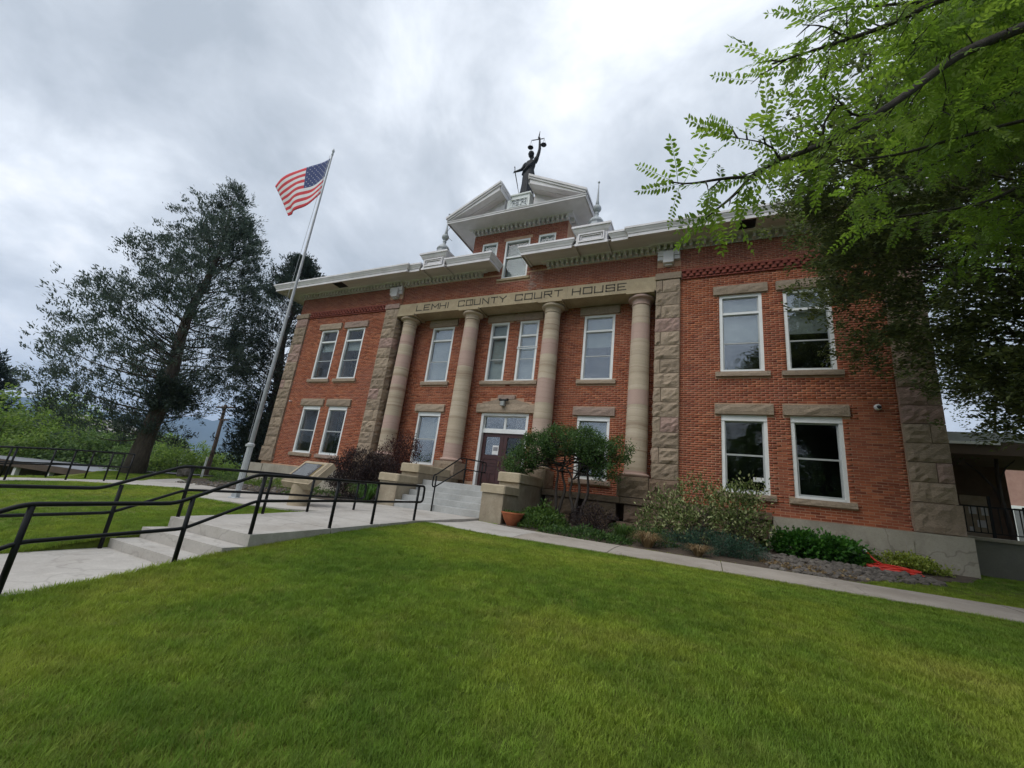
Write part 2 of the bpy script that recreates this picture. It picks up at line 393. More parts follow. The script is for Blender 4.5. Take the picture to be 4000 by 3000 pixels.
M['annex_brick'] = simple('annex_brick', (0.135, 0.09, 0.062), (0.095, 0.062, 0.042), 3, 0.9, 6, coord='World')
M['mountain'] = simple('forested_mountain', (0.075, 0.095, 0.075), (0.045, 0.062, 0.05), 0.004, 0.95, 8, coord='World')
# ------------------------------------------------------------------ mesh helpers
class MB:
    def __init__(s):
        s.v, s.f, s.mi = [], [], []
        s.cur = 0
    def face(s, *pts):
        n = len(s.v); s.v += [tuple(p) for p in pts]; s.f.append(tuple(range(n, n + len(pts)))); s.mi.append(s.cur)
    def raw(s, vs, fs):
        n = len(s.v); s.v += [tuple(p) for p in vs]
        for f in fs:
            s.f.append(tuple(i + n for i in f)); s.mi.append(s.cur)
    def box(s, x0, y0, z0, x1, y1, z1, skip=''):
        v = [(x0, y0, z0), (x1, y0, z0), (x1, y1, z0), (x0, y1, z0), (x0, y0, z1), (x1, y0, z1), (x1, y1, z1), (x0, y1, z1)]
        fs = {'b': (0, 3, 2, 1), 't': (4, 5, 6, 7), 'f': (0, 1, 5, 4), 'k': (2, 3, 7, 6), 'l': (3, 0, 4, 7), 'r': (1, 2, 6, 5)}
        s.raw(v, [f for k, f in fs.items() if k not in skip])
        return s
    def bevbox(s, x0, y0, z0, x1, y1, z1, b):
        """box whose vertical and top edges are chamfered"""
        p = [(x0 + b, y0), (x1 - b, y0), (x1, y0 + b), (x1, y1 - b), (x1 - b, y1), (x0 + b, y1), (x0, y1 - b), (x0, y0 + b)]
        cx, cy = (x0 + x1) / 2, (y0 + y1) / 2
        q = [(x - math.copysign(b, x - cx), y - math.copysign(b, y - cy)) for x, y in p]
        vs = [(x, y, z0) for x, y in p] + [(x, y, z1 - b) for x, y in p] + [(x, y, z1) for x, y in q]
        fs = []
        for k in range(2):
            for i in range(8):
                j = (i + 1) % 8
                fs.append((k * 8 + i, k * 8 + j, k * 8 + 8 + j, k * 8 + 8 + i))
        fs.append(tuple(range(16, 24))); fs.append(tuple(reversed(range(8))))
        s.raw(vs, fs); return s
    def prism_xz(s, poly, y0, y1):
        """polygon in x,z (any order) extruded from y0 (front) to y1"""
        n = len(poly)
        area = sum(poly[i][0] * poly[(i + 1) % n][1] - poly[(i + 1) % n][0] * poly[i][1] for i in range(n))
        if area < 0: poly = poly[::-1]
        vs = [(x, y0, z) for x, z in poly] + [(x, y1, z) for x, z in poly]
        fs = [tuple(range(n)), tuple(reversed(range(n, 2 * n)))]
        for i in range(n):
            j = (i + 1) % n
            fs.append((i, n + i, n + j, j))
        s.raw(vs, fs); return s
    def prism_xy(s, poly, z0, z1):
        n = len(poly)
        area = sum(poly[i][0] * poly[(i + 1) % n][1] - poly[(i + 1) % n][0] * poly[i][1] for i in range(n))
        if area < 0: poly = poly[::-1]
        vs = [(x, y, z0) for x, y in poly] + [(x, y, z1) for x, y in poly]
        fs = [tuple(reversed(range(n))), tuple(range(n, 2 * n))]
        for i in range(n):
            j = (i + 1) % n
            fs.append((i, j, n + j, n + i))
        s.raw(vs, fs); return s
    def lathe(s, prof, n=24, c=(0, 0), rot=0.0):
        """prof list of (r,z), bottom to top"""
        vs, fs = [], []
        for r, z in prof:
            for i in range(n):
                a = rot + 2 * math.pi * i / n
                vs.append((c[0] + r * math.cos(a), c[1] + r * math.sin(a), z))
        for k in range(len(prof) - 1):
            for i in range(n):
                j = (i + 1) % n
                fs.append((k * n + i, k * n + j, k * n + n + j, k * n + n + i))
        fs.append(tuple(reversed(range(n)))); fs.append(tuple(range((len(prof) - 1) * n, len(prof) * n)))
        s.raw(vs, fs); return s
    def tube(s, pts, rad, n=8, cap=True):
        pts = [Vector(p) for p in pts]
        if not hasattr(rad, '__len__'): rad = [rad] * len(pts)
        vs, fs = [], []
        t0 = (pts[1] - pts[0]).normalized()
        ref = Vector((0, 0, 1)) if abs(t0.z) < 0.9 else Vector((1, 0, 0))
        u = t0.cross(ref).normalized()
        for i, p in enumerate(pts):
            a = pts[max(i - 1, 0)]; b = pts[min(i + 1, len(pts) - 1)]
            t = (b - a).normalized()
            u = (u - t * u.dot(t)).normalized(); w = t.cross(u)
            for k in range(n):
                ang = 2 * math.pi * k / n
                vs.append(p + (u * math.cos(ang) + w * math.sin(ang)) * rad[i])
        for i in range(len(pts) - 1):
            for k in range(n):
                j = (k + 1) % n
                fs.append((i * n + k, i * n + j, i * n + n + j, i * n + n + k))
        if cap:
            fs.append(tuple(reversed(range(n)))); fs.append(tuple(range((len(pts) - 1) * n, len(pts) * n)))
        s.raw(vs, fs); return s
    def sweep(s, path, prof, cap=True):
        """profile of (offset to the right of travel, z) swept along an xy path with mitred corners"""
        P = [Vector((p[0], p[1])) for p in path]
        ns = []
        for i in range(len(P)):
            d = []
            if i > 0: d.append((P[i] - P[i - 1]).normalized())
            if i < len(P) - 1: d.append((P[i + 1] - P[i]).normalized())
            nn = [Vector((a.y, -a.x)) for a in d]
            if len(nn) == 1: ns.append(nn[0])
            else:
                m = (nn[0] + nn[1]).normalized(); ns.append(m / max(0.3, m.dot(nn[0])))
        k = len(prof)
        vs = [(p.x + n_.x * o, p.y + n_.y * o, z) for p, n_ in zip(P, ns) for o, z in prof]
        fs = []
        for i in range(len(P) - 1):
            for j in range(k - 1):
                fs.append((i * k + j, i * k + k + j, i * k + k + j + 1, i * k + j + 1))
        if cap:
            fs.append(tuple(range(k))); fs.append(tuple(reversed(range((len(P) - 1) * k, len(P) * k))))
        s.raw(vs, fs); return s
    def mesh(s, name, mats):
        me = bpy.data.meshes.new(name)
        me.from_pydata(s.v, [], s.f)
        mats = mats if isinstance(mats, (list, tuple)) else [mats]
        for m in mats: me.materials.append(m)
        if len(mats) > 1: me.polygons.foreach_set('material_index', s.mi)
        me.update()
        return me

def ob(name, me, parent=None, loc=None):
    o = bpy.data.objects.new(name, me)
    COL.objects.link(o)
    if parent: o.parent = parent
    if loc: o.location = loc
    return o
def put(name, mb, mats, parent=None, smooth=False, loc=None, weld=False, kind=None):
    me = mb.mesh(name, mats)
    if weld or smooth:
        import bmesh
        bm = bmesh.new(); bm.from_mesh(me)
        bmesh.ops.remove_doubles(bm, verts=bm.verts, dist=1e-5)
        bmesh.ops.recalc_face_normals(bm, faces=bm.faces)
        bm.to_mesh(me); bm.free()
    if smooth:
        me.polygons.foreach_set('use_smooth', [True] * len(me.polygons))
        if smooth != 'all': me.set_sharp_from_angle(angle=math.radians(38))
    o = ob(name, me, parent, loc)
    if kind: o['kind'] = kind
    return o
def tag(o, label, cat, group=None):
    o['label'] = label; o['category'] = cat
    if group: o['group'] = group
    return o
def thing(name, label, cat, loc=(0, 0, 0), rz=0.0, group=None):
    o = bpy.data.objects.new(name, None); COL.objects.link(o)
    o.empty_display_size = 0.2
    o.location = loc; o.rotation_euler = (0, 0, rz)
    return tag(o, label, cat, group)
def structure(name, mb, mats, smooth=False):
    o = put(name, mb, mats, smooth=smooth); o['kind'] = 'structure'
    return o
def dup(o, parent=None):
    c = o.copy(); COL.objects.link(c)
    if parent: c.parent = parent
    for ch in list(o.children): dup(ch, c)
    return c

# ---- meshes straight from numpy arrays
def np_mesh(name, V, F, mats, attrs=None, mi=None):
    """V (n,3), F (m,k) all faces with k corners"""
    me = bpy.data.meshes.new(name)
    n, (m, k) = len(V), F.shape
    me.vertices.add(n); me.vertices.foreach_set('co', np.asarray(V, np.float32).ravel())
    me.loops.add(m * k); me.loops.foreach_set('vertex_index', np.asarray(F, np.int32).ravel())
    me.polygons.add(m); me.polygons.foreach_set('loop_start', np.arange(0, m * k, k, dtype=np.int32))
    mats = mats if isinstance(mats, (list, tuple)) else [mats]
    for x in mats: me.materials.append(x)
    if mi is not None: me.polygons.foreach_set('material_index', mi)
    for an, av in (attrs or {}).items():
        a = me.attributes.new(an, 'FLOAT', 'FACE'); a.data.foreach_set('value', np.asarray(av, np.float32))
    me.update(calc_edges=True)
    return me
def unit(a):
    return a / np.maximum(np.linalg.norm(a, axis=-1, keepdims=True), 1e-9)
def rand_dirs(n):
    return unit(rng.normal(size=(n, 3)))
def leaves(name, P, D, L, W, mat, parent=None, loc=None, kind=None, fold=0.25, nrm=None):
    """diamond leaf for every base point P with direction D, length L and width W"""
    n = len(P)
    D = unit(D)
    S = unit(np.cross(D, rand_dirs(n) if nrm is None else nrm))
    L = np.broadcast_to(L, (n,))[:, None]; W = np.broadcast_to(W, (n,))[:, None]
    Nn = np.cross(S, D)
    mid = P + D * L * 0.45
    V = np.stack([P, mid + S * W * 0.5 + Nn * W * fold, P + D * L, mid - S * W * 0.5 + Nn * W * fold], 1).reshape(-1, 3)
    F = np.arange(4 * n).reshape(n, 4)
    me = np_mesh(name, V, F, mat, {'tint': rng.random(n), 'accent': rng.random(n)})
    o = ob(name, me, parent, loc)
    if kind: o['kind'] = kind
    return o

# ------------------------------------------------------------------ terrain
TY = [-60, -40, -20, -16, -13.06, -11.25, -10.6, -9.95, -9.15, -8, -7, -5.3, -4.85, -3.5, -2.5, -1.2, -.3, 3, 40]
TZ = [-4, -2.2, -.95, -.55, -.25, -.09, -.03, .08, .19, .31, .40, .50, .485, .50, .56, .66, .74, .76, .76]
def terr(x, y):
    x = np.asarray(x, float); y = np.asarray(y, float)
    z = np.interp(y, TY, TZ)
    z = z - .033 * np.clip(-3 - x, 0, 11)
    z = z - .075 * np.clip((x - 1.7) / 1.0, 0, 1) * np.exp(-((y + 5.35) / .62) ** 2)
    k = np.clip((y + 5.5) / 3, 0, 1)
    xs = -13.6 * (1 - k) - 19.5 * k
    rate = .30 * (1 - k) + .13 * k
    d = np.clip(xs - x, 0, None)
    drop = rate * d
    drop = np.where(drop > 5, 5 + (drop - 5) * 0.12, drop)
    z = z - np.minimum(drop, 12)
    e = np.clip(x - 14, 0, None)
    z = z - np.minimum(e * 0.06, 1.2)
    bn = np.clip(y - 22, 0, None)
    z = z - np.minimum(bn * 0.06, 5) * np.clip(1 - np.clip(-x - 12, 0, None) / 6, 0, 1)
    return z
def tz(x, y): return float(terr(x, y))

def grid_sheet(name, poly, step, dz, mats, kind='structure', thick=0.0, zf=None):
    """a sheet draped on the ground inside polygon poly, with a skirt"""
    import bmesh
    bm = bmesh.new()
    f = bm.faces.new([bm.verts.new((x, y, 0)) for x, y in poly])
    bm.normal_update()
    if f.normal.z < 0: f.normal_flip()
    xs = [p[0] for p in poly]; ys = [p[1] for p in poly]
    for ax, lo, hi in ((0, min(xs), max(xs)), (1, min(ys), max(ys))):
        k = int((hi - lo) / step)
        for i in range(1, k + 1):
            co = [0, 0, 0]; co[ax] = lo + (hi - lo) * i / (k + 1)
            no = [0, 0, 0]; no[ax] = 1
            bmesh.ops.bisect_plane(bm, geom=bm.verts[:] + bm.edges[:] + bm.faces[:], plane_co=co, plane_no=no)
    for v in bm.verts:
        v.co.z = (zf or tz)(v.co.x, v.co.y) + dz
    if thick:
        be = [e for e in bm.edges if e.is_boundary]
        r = bmesh.ops.extrude_edge_only(bm, edges=be)
        for v in r['geom']:
            if isinstance(v, bmesh.types.BMVert): v.co.z -= thick
    bmesh.ops.recalc_face_normals(bm, faces=bm.faces)
    me = bpy.data.meshes.new(name); bm.to_mesh(me); bm.free()
    for m in (mats if isinstance(mats, (list, tuple)) else [mats]): me.materials.append(m)
    o = ob(name, me)
    if kind: o['kind'] = kind
    return o
def in_poly(x, y, poly):
    ins = np.zeros(len(x), bool); n = len(poly)
    for i in range(n):
        x1, y1 = poly[i]; x2, y2 = poly[(i + 1) % n]
        c = ((y1 > y) != (y2 > y)) & (x < (x2 - x1) * (y - y1) / (y2 - y1 + 1e-12) + x1)
        ins ^= c
    return ins
def to_px(P):
    d = np.asarray(P, float) - CAM
    w = d @ FW
    return np.stack([2000 + FPX * (d @ RT) / w, 1500 - FPX * (d @ UP) / w, w], -1)
# ------------------------------------------------------------------ ground, paths, beds
WALK_X0, WALK_X1 = -0.45, 1.45
def zwalk(x, y): return float(np.interp(y, [-9.16, -7.8, -5.62, -4.6, -3.4, -2.9], [.37, .43, .55, .575, .60, .615]))

m, t, b = nt('lawn_soil_and_thatch')
c = ramp_(t, noise(t, 0.45, 5, 0.6, 'World'), [(0.34, (0.09, 0.14, 0.022)), (0.52, (0.135, 0.175, 0.028)), (0.66, (0.19, 0.20, 0.045))])
c = mixc(t, c, (0.045, 0.055, 0.016), mrange(t, noise(t, 16, 4, .7, 'World'), .45, .7, 0, .6))
t.links.new(c, b.inputs['Base Color']); b.inputs['Roughness'].default_value = 0.95; b.inputs['Specular IOR Level'].default_value = 0.1
bump(t, b, noise(t, 70, 4, .7, 'World'), 0.8, 0.03)
M['lawn'] = m
m, t, b = nt('grass_blade')
c = ramp_(t, noise(t, 0.42, 5, 0.62, 'World'), [(0.30, (0.12, 0.22, 0.026)), (0.46, (0.20, 0.305, 0.036)), (0.57, (0.28, 0.36, 0.044)), (0.70, (0.38, 0.40, 0.075))])
c = mixc(t, c, (0.33, 0.32, 0.09), mrange(t, noise(t, 3.2, 5, .7, 'World'), .52, .72, 0, .45))
c = mixc(t, c, (0.09, 0.18, 0.02), mrange(t, noise(t, 1.3, 3, .6, 'World'), .54, .70, 0, .5))
hs = N(t, 'ShaderNodeHueSaturation'); t.links.new(mrange(t, objrand(t), 0, 1, .72, 1.3), hs.inputs['Value']); t.links.new(c, hs.inputs['Color']); c = hs.outputs[0]
t.links.new(c, b.inputs['Base Color']); b.inputs['Roughness'].default_value = 0.6; b.inputs['Specular IOR Level'].default_value = 0.25
tr = N(t, 'ShaderNodeBsdfTranslucent'); t.links.new(c, tr.inputs[0])
mx_ = N(t, 'ShaderNodeMixShader'); mx_.inputs[0].default_value = 0.4
t.links.new(b.outputs[0], mx_.inputs[1]); t.links.new(tr.outputs[0], mx_.inputs[2]); t.links.new(mx_.outputs[0], t.nodes['Material Output'].inputs[0])
M['grass'] = m

def axis(a, b_, fine0, fine1, fs, cs):
    out = [a]
    while out[-1] < b_:
        x = out[-1]
        s = fs if fine0 <= x < fine1 else cs * (1 + 0.12 * max(fine0 - x, x - fine1, 0) / cs)
        out.append(min(b_, x + s))
    return np.array(out)
gx = np.unique(np.concatenate([-np.geomspace(40, 6000, 26)[::-1], np.arange(-40, 30, 0.7), [-.47, -.41, 1.37, 1.44], np.geomspace(30, 6000, 26)]))
gy = np.unique(np.concatenate([-np.geomspace(60, 6000, 20)[::-1], np.arange(-60, -14, 1.0), np.arange(-14, 4, 0.4), np.arange(4, 60, 1.5), np.geomspace(60, 7000, 28)]))
GX, GY = np.meshgrid(gx, gy)
GZ = terr(GX, GY)
# recess the ground under the stepped walk so the concrete stands on it
inw = (GX > WALK_X0 + .02) & (GX < WALK_X1 - .05) & (GY < -2.6) & (GY > -16)
GZ = np.where(inw, GZ - .3, GZ)
V = np.stack([GX, GY, GZ], -1).reshape(-1, 3)
nx, ny = len(gx), len(gy)
ii = (np.arange(ny - 1)[:, None] * nx + np.arange(nx - 1)[None, :]).ravel()
F = np.stack([ii, ii + 1, ii + nx + 1, ii + nx], -1)
me = np_mesh('ground', V, F, M['lawn'])
me.polygons.foreach_set('use_smooth', [True] * len(me.polygons))
g = ob('ground', me); g['kind'] = 'structure'

# front entrance walk: plaza at the foot of the steps, gentle ramp, three steps, lower walk
def walk_strip(mb, x0, x1, prof, depth):
    for (ya, za), (yb, zb) in zip(prof[:-1], prof[1:]):
        mb.raw([(x0, ya, za), (x1, ya, za), (x1, yb, zb), (x0, yb, zb), (x0, ya, za - depth), (x1, ya, za - depth), (x1, yb, zb - depth), (x0, yb, zb - depth)],
               [(0, 1, 2, 3), (4, 7, 6, 5), (0, 4, 5, 1), (2, 6, 7, 3), (0, 3, 7, 4), (1, 5, 6, 2)])
mb = MB()
ys = [-9.16, -7.8, -6.7, -5.62, -4.6, -3.4, -2.9]
for a, bb in zip(ys[:-1], ys[1:]):
    walk_strip(mb, WALK_X0, WALK_X1 + (0.0 if a < -5.4 else 0.0), [(a + .011, zwalk(0, a)), (bb - .011, zwalk(0, bb))], 0.6)
structure('walk', mb, M['walk'])
st = thing('walk_steps', 'three low concrete steps in the front walk between black railings', 'steps', (0.5, -9.16, 0))
for k, (ya, yb, z) in enumerate([(-9.47, -9.16, .225), (-9.80, -9.47, .08)]):
    put('step', MB().box(WALK_X0 - .5, ya + 9.16, -.5, WALK_X1 - .5, yb + 9.16 - .002, z), M['walk'], st)
mb = MB()
prof = [(-9.802, -.035), (-10.6, -.05), (-11.4, -.07)]
walk_strip(mb, WALK_X0, WALK_X1, prof, 0.5)
structure('lower_walk', mb, M['walk'])
mb = MB()
for k in range(3):
    mb.box(WALK_X0, -11.402 - .35 * (k + 1), -.9, WALK_X1, -11.402 - .35 * k - .002, -.21 - .14 * k)
put('street_steps', mb, M['walk'])['kind'] = 'structure'
walk_strip(mb2 := MB(), WALK_X0, WALK_X1, [(-12.46, -.6), (-16, -.85), (-22, -1.25), (-30, -1.8)], 0.4)
structure('street_walk', mb2, M['walk'])
# plaza beside the walk, reaching left to the flagpole and becoming the side path
PLAZA = [(WALK_X0 - .004, -2.95), (WALK_X0 - .004, -6.35), (-1.0, -6.75), (-2.1, -6.98), (-3.9, -6.95), (-4.6, -6.3), (-5.6, -5.65), (-7.5, -5.45), (-8.9, -6.05), (-10.1, -6.75),
         (-10.75, -7.8), (-11.3, -9.2), (-11.9, -12), (-13.2, -12), (-12.7, -9.2), (-12.2, -7.5), (-11.5, -6.25), (-11.6, -5.3), (-14.6, -2.9), (-15.2, -1.5), (-11.7, -2.6), (-9.6, -3.1), (-6.1, -3.1), (-3.0, -3.45), (-2.3, -2.95)]
def zplaza(x, y):
    w = min(1, max(0, (x + 4) / 3.5))
    return tz(x, y) * (1 - w) + (zwalk(x, y) - .03) * w if y > -9 else tz(x, y)
grid_sheet('plaza', PLAZA, 0.5, 0.025, M['walk'], thick=0.2, zf=zplaza)
# path running to the right along the planting bed
PATH_R = [(1.455, -5.25), (2.6, -4.95), (5.0, -4.86), (7.5, -4.84), (10, -4.86), (14, -5.0), (24, -5.6), (24, -4.3), (14, -3.7), (10, -3.5), (6.6, -3.55), (4.4, -3.5), (2.6, -3.3), (1.455, -3.0)]
cuts = [1.455, 3.35, 5.25, 7.15, 9.05, 10.95, 12.85, 24]
def clip_poly(poly, xa, xb):
    def half(p, f):
        out = []
        for i in range(len(p)):
            a, bq = p[i], p[(i + 1) % len(p)]
            fa, fb = f(a), f(bq)
            if fa >= 0: out.append(a)
            if fa * fb < 0:
                k = fa / (fa - fb); out.append((a[0] + (bq[0] - a[0]) * k, a[1] + (bq[1] - a[1]) * k))
        return out
    return half(half(poly, lambda q: q[0] - xa), lambda q: xb - q[0])
sp_ = None
for i, (a, bq) in enumerate(zip(cuts[:-1], cuts[1:])):
    o = grid_sheet('path_slab', clip_poly(PATH_R, a + .006, bq - .006), 0.9, 0.03 + 0.004 * (i % 2), M['walk'] if i == 0 else M['walk_old'], kind='structure', thick=0.15)

# planting beds (soil sheets)
BED_R = [(2.05, -3.2), (4.4, -3.45), (6.6, -3.5), (9.3, -3.47), (10.2, -2.0), (11.6, -1.2), (12.1, -.3), (12.1, .6), (2.05, .6)]
BED_L = [(-2.3, -2.9), (-3.0, -3.4), (-6.1, -3.05), (-9.6, -3.05), (-11.7, -2.55), (-15.1, -1.45), (-15.5, .5), (-2.05, .6)]
grid_sheet('planting_bed', BED_R, 0.5, 0.012, M['soil'])
grid_sheet('planting_bed', BED_L, 0.6, 0.03, M['soil'])
ROAD = [(-19.5, -1.6), (-17.2, -.2), (-22, 6), (-30, 16), (-50, 40), (-56, 36), (-36, 12), (-27, 1.5)]
grid_sheet('road', ROAD, 2.0, 0.05, M['road'])
# mountains and hills on the horizon
def ridge(name, R, az0, az1, hfun, mat, depth):
    az = np.radians(np.linspace(az0, az1, 160)); lv = np.linspace(0, 1, 9)
    V = []
    for l in lv:
        for a in az:
            h = hfun(math.degrees(a))
            r = R + depth * l
            jit = (mnoise.noise(Vector((math.degrees(a) * .35, l * 3, R * .01))) * .14) * (l if l < 1 else 1)
            V.append((CAM[0] + r * math.sin(a), CAM[1] + r * math.cos(a), -14 + (h + 14) * (l ** .8) * (1 + jit)))
    V = np.array(V); n = len(az)
    i = (np.arange(len(lv) - 1)[:, None] * n + np.arange(n - 1)[None, :]).ravel()
    F = np.stack([i, i + 1, i + n + 1, i + n], -1)
    me = np_mesh(name, V, F, mat); me.polygons.foreach_set('use_smooth', [True] * len(me.polygons))
    o = ob(name, me); o['kind'] = 'structure'
    return o
def hm(a):
    return 330 * (1 + .22 * mnoise.noise(Vector((a * .11, 3.3, 0))) + .10 * mnoise.noise(Vector((a * .45, 9, 0)))) + 90 * math.exp(-((a + 57) / 7) ** 2)
ridge('mountain', 3600, -120, 60, hm, M['mountain'], 1500)
ridge('hill', 900, -115, 50, lambda a: -9 + 4 * mnoise.noise(Vector((a * .2, 1, 5))), M['mountain'], 500)
# ------------------------------------------------------------------ courthouse
CH = thing('courthouse', 'two storey red brick courthouse with four banded sandstone columns and broken pediment', 'courthouse')
def mir(x0, x1): return (-x1, -x0)

WX = [(7.296, 8.427), (8.966, 10.096)]                 # wing window openings (right), mirrored on the left
UPZ, LOZ = (5.505, 7.995), (2.071, 4.221)
RECY = 0.68                                              # plane of the recessed middle wall
holesR = [(a, b_, z0, z1) for a, b_ in WX for z0, z1 in (UPZ, LOZ)]
holesL = [(-b_, -a, z0, z1) for a, b_, z0, z1 in holesR]
CWX = [(2.85, 3.975), (.235, 1.055)]
holesC = []
for a, b_ in (CWX[0], mir(*CWX[0])):
    holesC += [(a, b_, 5.515, 8.005), (a, b_, 2.09, 4.225)]
for a, b_ in (CWX[1], mir(*CWX[1])):
    holesC += [(a, b_, 5.515, 8.005)]
DOOR = (-.955, 1.025, 1.40, 4.25)
holesC.append(DOOR)
W5 = (-.56, .55, 9.62, 11.38)
TSW = [(.90, 1.63, 10.3, 11.42), (-1.66, -.93, 10.3, 11.42)]

def wall_panel(mb, x0, x1, z0, z1, holes, yf, yb):
    zs = sorted({z0, z1} | {z for h in holes for z in h[2:4] if z0 < z < z1})
    for a, b_ in zip(zs[:-1], zs[1:]):
        zc = (a + b_) / 2
        hs = sorted((h[0], h[1]) for h in holes if h[2] < zc < h[3])
        x = x0
        for h0, h1 in hs:
            if h0 > x: mb.box(x, yf, a, h0, yb, b_)
            x = h1
        if x < x1: mb.box(x, yf, a, x1, yb, b_)
BR = []                                                  # (xa, xb, z0, yplane)
CO = 0.0667
def brickwork(x0, x1, z0, z1, holes, y, phase=0.0):
    k0 = math.ceil((z0 - 1.5) / CO - 1e-6); k = k0
    while 1.5 + (k + 1) * CO <= z1 + .012:
        za = 1.5 + k * CO; zc = za + CO / 2
        segs, x = [], x0
        for h0, h1 in sorted((h[0], h[1]) for h in holes if h[2] - .03 < zc < h[3] + .03):
            if h0 > x + .03: segs.append((x, h0))
            x = max(x, h1)
        if x1 > x + .03: segs.append((x, x1))
        off = phase + (0.1065 if k % 2 else 0.0)
        for a, b_ in segs:
            p = a
            i = math.floor((a - off) / .213) + 1
            while p < b_ - .02:
                q = min(b_, off + i * .213)
                if b_ - q < .05: q = b_
                if q - p > .035:
                    BR.append((p + .006, q - .006, za + .007, y)); p = q
                i += 1
        k += 1

mb = MB()
# lintel and sill zones are kept free of bricks
def trim_holes(hs, lin=.31, sil=.15, ov=.165):
    out = list(hs)
    for a, b_, z0, z1 in hs:
        out.append((a - ov, b_ + ov, z1, z1 + lin)); out.append((a - ov + .03, b_ + ov - .03, z0 - sil, z0))
    return out
T = .38
wall_panel(mb, 6.0, 11.4, 1.0, 8.70, holesR, 0, T)
wall_panel(mb, -11.4, -6.0, 1.0, 8.70, holesL, 0, T)
for s in (1, -1):
    a, b_ = (6.0, 12.0) if s > 0 else (-12.0, -6.0)
    mb.box(a, 0, 8.70, b_, T, 10.04)                           # frieze of the wings
    a, b_ = (11.4, 12.02) if s > 0 else (-12.02, -11.4)
    mb.box(a, 0.0, 1.0, b_, T, 8.70)                            # core behind corner piers
    a, b_ = (5.44, 6.0) if s > 0 else (-6.0, -5.44)
    mb.box(a, 0.0, 1.0, b_, 1.05, 10.04)                        # core behind inner piers
wall_panel(mb, -5.44, 5.44, 1.0, 8.36, holesC, RECY, RECY + T)
wall_panel(mb, -5.44, 5.44, 8.40, 12.05, [W5] + TSW + [(-9, -2.1, 10.04, 99), (2.1, 9, 10.04, 99)], .05, RECY + T)
# rear and side walls, floor slab inside, tower sides
mb.box(-12.02, T, 1.0, -11.64, 16, 10.04); mb.box(11.64, T, 1.0, 12.02, 16, 10.04); mb.box(-12.02, 16, 1.0, 12.02, 16.4, 10.04)
mb.box(-2.1, RECY + T, 10.04, -1.8, 5.2, 12.05); mb.box(1.8, RECY + T, 10.04, 2.1, 5.2, 12.05); mb.box(-2.1, 5.2, 10.04, 2.1, 5.5, 12.05)
wall = put('wall', mb, M['mortar'], CH)
put('interior_floor', MB().box(-11.6, 1.1, 4.75, 11.6, 15.9, 4.9).box(-11.6, .4, 4.76, -6.02, 1.09, 4.89).box(6.02, .4, 4.76, 11.6, 1.09, 4.89).box(-11.6, 3.5, 1.0, 11.6, 3.6, 10.0), M['room'], CH)

brickwork(6.175, 11.25, 1.5, 8.70, trim_holes(holesR), 0)
brickwork(-11.25, -6.175, 1.5, 8.70, trim_holes(holesL), 0, .05)
brickwork(6.175, 12.02, 9.03, 9.84, [], 0); brickwork(-12.02, -6.175, 9.03, 9.84, [], 0, .05)
brickwork(5.44, 6.175, 8.95, 9.84, [(5.46, 6.15, 9.26, 9.74)], 0); brickwork(-6.175, -5.44, 8.95, 9.84, [(-6.15, -5.46, 9.26, 9.74)], 0)
hc = trim_holes([h for h in holesC if h is not DOOR]) + [DOOR, (-1.2, 1.27, 4.25, 4.60), (-.98, 1.07, 4.60, 4.68), (-.64, .76, 4.66, 4.78), (-.32, .43, 4.76, 4.94)]
brickwork(-5.44, 5.44, 1.62, 8.36, hc, RECY, .03)
brickwork(-5.44, 5.44, 8.88, 9.80, [W5, (-.75, .73, 9.5, 9.62)], .05, .07)
brickwork(-2.1, 2.1, 9.80, 11.9, [W5, (-.64, .63, 11.38, 11.46)] + TSW, .05, .07)
BRA = np.array(BR)
cen = np.stack([(BRA[:, 0] + BRA[:, 1]) / 2, BRA[:, 3], BRA[:, 2] + .028], -1)
px = to_px(cen)
wd = BRA[:, 1] - BRA[:, 0]
scale_ = 1 / px[:, 2] ** 2 * (1 + ((px[:, 0] - 2000) ** 2 + (px[:, 1] - 1500) ** 2) / FPX ** 2)
vis = (px[:, 0] > 0) & (px[:, 0] < 3900) & ~((px[:, 0] < 3010) & (px[:, 1] > 1850)) & (BRA[:, 0] > 6) & ~((px[:, 0] > 3080) & (px[:, 1] < 1560))
score = np.where(vis & (wd > .19), scale_, 0)
big = set(np.argsort(-score)[:300].tolist())
one = MB(); one.box(-.0, -.0075, 0, .203, .0, .053, skip='k')
brick_me = one.mesh('brick', M['brick_o'])
Vs, Fs, tint = [], [], []
jx = rng.normal(0, .0012, (len(BRA), 2)); jy = rng.normal(0, .0013, len(BRA)); tt = rng.random(len(BRA))
for i, (a, b_, z, y) in enumerate(BRA):
    yf = y - .0062 + float(np.clip(jy[i], -.003, .003))
    if i in big:
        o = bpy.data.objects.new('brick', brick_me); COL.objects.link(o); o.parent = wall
        o.location = (a, y + .0013 + jy[i] * .5, z + jx[i, 0]); o.scale = ((b_ - a) / .203, 1, 1)
        continue
    n = len(Vs) * 8
    z0, z1 = z + jx[i, 0], z + .053 + jx[i, 1]
    Vs.append([(a, yf, z0), (b_, yf, z0), (b_, y + .002, z0), (a, y + .002, z0), (a, yf, z1), (b_, yf, z1), (b_, y + .002, z1), (a, y + .002, z1)])
    Fs += [(n + 4, n + 5, n + 6, n + 7), (n, n + 1, n + 5, n + 4), (n + 3, n, n + 4, n + 7), (n + 1, n + 2, n + 6, n + 5), (n, n + 3, n + 2, n + 1)]
    tint += [tt[i]] * 5
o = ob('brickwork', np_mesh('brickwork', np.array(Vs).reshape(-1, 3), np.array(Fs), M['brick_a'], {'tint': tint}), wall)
o['kind'] = 'stuff'

